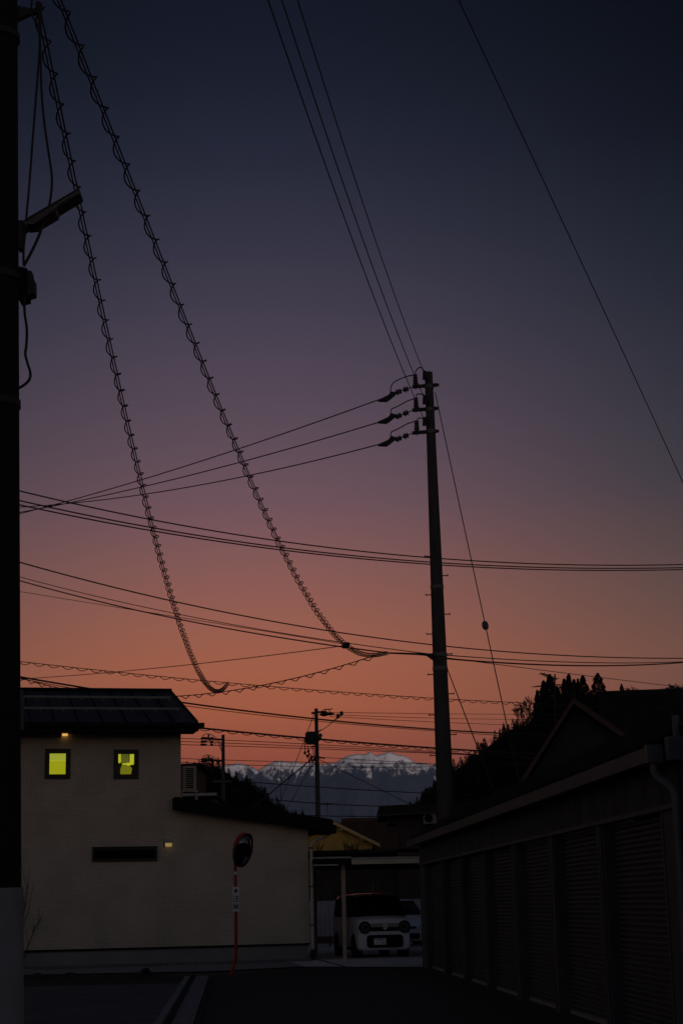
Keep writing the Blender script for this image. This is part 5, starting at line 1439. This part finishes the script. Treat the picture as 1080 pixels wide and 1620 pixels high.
# the two spiral hung cables from the near pole
C1 = [(61, 14), (69, 53), (85, 125), (96, 178), (117, 278), (139, 383), (165, 500), (193, 627), (222, 753), (240, 833), (257, 893), (274, 954), (297, 1018), (319, 1070), (345, 1095), (360, 1081)]
C2 = [(96, 0), (122, 67), (143, 122), (181, 225), (219, 319), (264, 431), (293, 500), (323, 583), (353, 653), (380, 717), (410, 790), (433, 843), (470, 912), (497, 960), (520, 993), (545, 1020), (578, 1035), (612, 1033)]
spiral_cable('spiral wrapped cable from the near pole bracket ending in an upward hook', C1, 13.0, 52.0, .44, .052, .0072, .0078, .0082, 0, 0, .018, True, 4)
spiral_cable('longer spiral wrapped cable sweeping down to the arm of the concrete pole', C2, 12.5, 45.6, .44, .052, .0072, .0078, .0082, .10, 0, .018, True, 4)
wA = 'overhead conductors from behind'
wire('power_line', 'left of three conductors running from the top edge to the concrete pole', [(424, 0), (473, 145), (528, 295), (572, 420), (618, 540), (671, 664)], 22, YP - .2, .0115, .9, 0, 'power line', wA)
wire('power_line', 'middle of three conductors running from the top edge to the concrete pole', [(445, 0), (500, 162), (547, 302), (590, 425), (633, 540), (671, 630)], 22, YP - .2, .0115, .9, 0, 'power line', wA)
wire('power_line', 'right of three conductors running from the top edge to the concrete pole', [(470, 0), (523, 163), (570, 310), (613, 437), (651, 540), (671, 591)], 22, YP - .2, .0105, .9, 0, 'power line', wA)
wire('power_line', 'lone wire crossing the upper right sky down to the right edge', [(725.6, 0), (808.6, 180), (902, 378), (981, 548), (1080, 765)], 20, 30, .0085, .5, .35, 'power line')
wD = 'conductors leaving the concrete pole to the left'
wire('power_line', 'topmost conductor from the concrete pole down to the left edge', [(598, 632), (440, 690), (286, 740), (227, 757), (107, 793), (33, 812.5)], YP, 60, .017, 0, .12, 'power line', wD)
wire('power_line', 'middle conductor from the concrete pole down to the left edge', [(600, 667), (440, 716), (330, 744), (227, 770), (107, 795), (33, 811)], YP, 60, .017, 0, .12, 'power line', wD)
wire('power_line', 'lowest conductor from the concrete pole down to the left edge', [(601, 703), (440, 741), (330, 765.6), (227, 782), (107, 797), (33, 802)], YP, 60, .017, 0, .12, 'power line', wD)
wE = 'trio of wires crossing behind the concrete pole'
wire('power_line', 'top wire of the trio crossing the whole sky at mid height', [(33, 777), (80, 788), (240, 823), (440, 855), (640, 879), (760, 888), (1080, 893)], 58, 78, .026, .1, .2, 'power line', wE, 3)
wire('power_line', 'middle wire of the trio crossing the whole sky at mid height', [(33, 792), (80, 803), (240, 835), (440, 865), (640, 886.6), (760, 894), (1080, 898)], 58, 78, .026, .1, .2, 'power line', wE, 3)
wire('power_line', 'bottom wire of the trio crossing the whole sky at mid height', [(33, 799), (80, 809), (240, 840), (440, 869), (640, 890), (760, 897.5), (1080, 901)], 58, 78, .026, .1, .2, 'power line', wE, 3)
wF = 'wires level with the concrete pole arm'
wire('telephone_line', 'upper of the wires crossing just above the pole extension arm', [(33, 890), (330, 963), (640, 1015), (760, 1028), (900, 1037), (1080, 1041.5)], 56, 74, .024, .1, .2, 'wire', wF, 3)
wire('telephone_line', 'thin wire coming from the left to the pole extension arm', [(33, 913), (330, 981), (640, 1029.7), (684, 1035)], 56, YP + .2, .014, .1, 0, 'wire', wF)
wire('telephone_line', 'thicker wire from the left running onto the pole extension arm', [(33, 919), (270, 976.7), (330, 989), (537, 1022.5), (613, 1033)], 56, 46.2, .022, .1, 0, 'wire', wF)
wire('telephone_line', 'faint thin wire rising to the left below the thicker pair', [(33, 936), (150, 955), (330, 984), (545, 1019)], 62, 46.5, .011, .1, 0, 'wire', wF)
wire('telephone_line', 'upper thin wire from the concrete pole arm to the right edge', [(706, 1036.5), (885, 1047), (1080, 1047)], YP, 60, .015, 0, .3, 'wire', wF)
wire('telephone_line', 'thicker sagging wire from the concrete pole to the right edge', [(706, 1042), (907, 1053), (1080, 1048)], YP, 60, .024, 0, .3, 'wire', wF)
wire('telephone_line', 'wire falling to the right above the cedar tops', [(706, 1041), (744, 1045), (885, 1064), (1051, 1084), (1080, 1087.5)], YP, 62, .011, 0, .25, 'wire', wF)
wire('telephone_line', 'straight thin wire rising from the left roof to the spiral cable', [(50, 1073), (270, 1055.4), (450, 1032), (535, 1025), (548, 1020)], 58, 43, .012, .1, 0, 'wire', wF)
tag(origin_to(MB().lathe([(.02, -.12), (.06, -.08), (.06, .08), (.02, .12)], Matrix.Translation(at(547, 1021, 43)) @ Matrix.Rotation(R(60), 4, 'Y'), 8).build('cable_clamp', RUBBER), at(547, 1021, 43)), 'small dark clamp hanging on the longer spiral cable', 'clamp')
# wavy lashed cables
spiral_cable('wavy lashed cable crossing from the left edge to the right cedars', [(33, 1046), (191, 1063.6), (319, 1077.5), (437, 1086.5), (560, 1095), (682, 1104), (835, 1112.5)], 56, 66, .52, .046, .014, .012, .014, .06, .25, .02, False, 2, drop=.05, name='lashed_cable')
spiral_cable('wavy lashed cable sagging behind the roof and rising to the spiral cable end', [(33, 1073), (115, 1091), (200, 1101), (274, 1102.5), (330, 1098.5), (400, 1088), (470, 1068.5), (560, 1046), (600, 1036)], 54, 45.8, .52, .046, .014, .012, .014, .06, 0, .02, False, 3, drop=.05, name='lashed_cable')
wire('telephone_line', 'dark wire sloping from the left roof ridge to the transformer pole', [(33, 1071), (147, 1090), (285, 1112), (399, 1125), (496, 1136.5), (560, 1144), (640, 1150.5), (783, 1159.5)], 78, 100, .045, .1, .3, 'wire', 'wires near the transformer pole', 3)
wire('telephone_line', 'thin companion wire just under the dark sloping wire', [(33, 1074), (285, 1115), (496, 1141), (560, 1146), (640, 1152.5), (783, 1163)], 78, 100, .02, .1, .3, 'wire', 'wires near the transformer pole', 3)
spiral_cable('thick lashed cable meeting the transformer pole at its transformer', [(313, 1151), (399, 1160), (482, 1167), (560, 1174), (640, 1180), (745, 1187)], 92, 102, .9, .06, .055, .03, .024, .25, .3, .03, False, 2, drop=.09, name='lashed_cable')
wN = 'thin wires right of the transformer pole top'
for i, (y0, y1, y2, lab) in enumerate(((1127, 1128.6, 1130, 'top'), (1130.5, 1134.8, 1138, 'middle'), (1133.5, 1140, 1147, 'lowest'))):
    wire('power_line', lab + ' of three thin wires running right from the transformer pole top', [(522, y0), (640, y1), (812, y2)], YT, 125, .018, 0, .35, 'power line', wN)
wM = 'thin wires of the far arm cluster pole'
for i, (a_, b_, c_, lab) in enumerate((((286, 1168), (482, 1177.5), (690, 1189.5), 'top'), ((286, 1173), (482, 1181), (690, 1191), 'middle'), ((286, 1178), (482, 1184), (690, 1192), 'lowest'))):
    wire('power_line', lab + ' thin wire of the upper arms on the far arm cluster pole', [a_, b_, (560, b_[1] + 3), c_], YS, YS + 4, .026, .3, .5, 'power line', wM)
for i, (a_, b_, c_, lab) in enumerate((((286, 1200), (493, 1206), (688, 1208.6), 'upper thin wire crossing the snowy summit line'), ((286, 1206), (505, 1213), (688, 1213), 'lower thin wire crossing the snow just under the summit line'))):
    wire('power_line', lab, [a_, b_, c_], YS, YS + 6, .024, .3, .5, 'power line', wM)
wire('power_line', 'thin wire slanting over the bare snow peak beside the concrete pole', [(506, 1198), (590, 1203), (688, 1209)], YT, YT + 20, .018, 0, .4, 'power line', wM)
wL = 'low wires across the dark mountain foot'
wire('telephone_line', 'uppermost low wire crossing the dark blue mountain foot', [(400, 1237.5), (495, 1244.5), (678, 1255)], 98, 104, .028, .4, .3, 'wire', wL)
wire('telephone_line', 'second low wire crossing the dark blue mountain foot', [(440, 1266), (505, 1271), (600, 1275.5)], 92, 96, .028, .2, .5, 'wire', wL)
wire('telephone_line', 'lowest wire crossing the mountain foot just over the roofs', [(430, 1288), (505, 1290.6), (600, 1291.5)], 90, 94, .028, .1, .5, 'wire', wL)
# stays
wire('stay_wire', 'long stay wire from the concrete pole top down behind the garage roof', [(688, 622), (768, 990), (823, 1250)], YP, 37, .013, 0, 0, 'stay wire', 'stays of the concrete pole', 1)
pi_ = at(768, 990, 0.5 * (YP + 37) - .15)
s0, s1 = at(688, 622, YP), at(823, 1250, 37)
tpar = min(range(101), key=lambda k: abs((s0.lerp(s1, k / 100).z) - hit(768, 990, s0, V(-(s1 - s0).y, (s1 - s0).x, 0).normalized()).z)) / 100
ci = s0.lerp(s1, tpar); dd_ = (s1 - s0).normalized()
tag(origin_to(MB().lathe([(.02, -.14), (.07, -.09), (.085, 0), (.07, .09), (.02, .14)], Matrix.Translation(ci) @ dd_.to_track_quat('Z', 'Y').to_matrix().to_4x4(), 12).build('stay_insulator', PORC), ci), 'egg shaped insulator halfway down the long stay wire', 'insulator')
wire('stay_wire', 'short stay wire from the concrete pole band down to the dark hill', [(707, 1058), (783, 1255)], YP, 38, .015, 0, .05, 'stay wire', 'stays of the concrete pole', 1)
wS = 'stays of the transformer pole'
wire('stay_wire', 'thin stay slanting down left from the transformer pole top', [(496.5, 1132), (471, 1193), (456, 1240)], YT, YT - 8, .02, 0, .3, 'stay wire', wS, 1)
wire('stay_wire', 'thicker stay slanting down left from below the transformer', [(489, 1204), (425, 1257)], YT, YT - 5, .032, 0, .4, 'stay wire', wS, 1)
wire('stay_wire', 'thin stay slanting down right from below the transformer', [(504, 1201), (540, 1219), (640, 1268)], YT, YT + 12, .02, 0, .3, 'stay wire', wS, 1)
wire('stay_wire', 'second thin stay dropping left of the transformer pole foot', [(492, 1212), (460, 1268)], YT, YT - 6, .018, 0, .3, 'stay wire', wS, 1)

# ------------------------------------------------------------------ the evening air
HAZE = True
if HAZE:
    hb = MB().box((-9010, -3010, -1.5), (9010, 17510, 1750)).build('haze', mat('dummy', (.5, .5, .5)))
    hb['kind'] = 'stuff'; hb['label'] = 'thin bluish evening haze filling the valley'
    hm = bpy.data.materials.new('evening_haze'); hm.use_nodes = True; ht = hm.node_tree; ht.nodes.clear()
    ho = ht.nodes.new('ShaderNodeOutputMaterial'); pv = ht.nodes.new('ShaderNodeVolumePrincipled')
    pv.inputs['Color'].default_value = (.42, .60, 1.0, 1); pv.inputs['Density'].default_value = 1.4e-5; pv.inputs['Anisotropy'].default_value = 0.0
    ht.links.new(pv.outputs[0], ho.inputs['Volume'])
    hb.data.materials.clear(); hb.data.materials.append(hm)
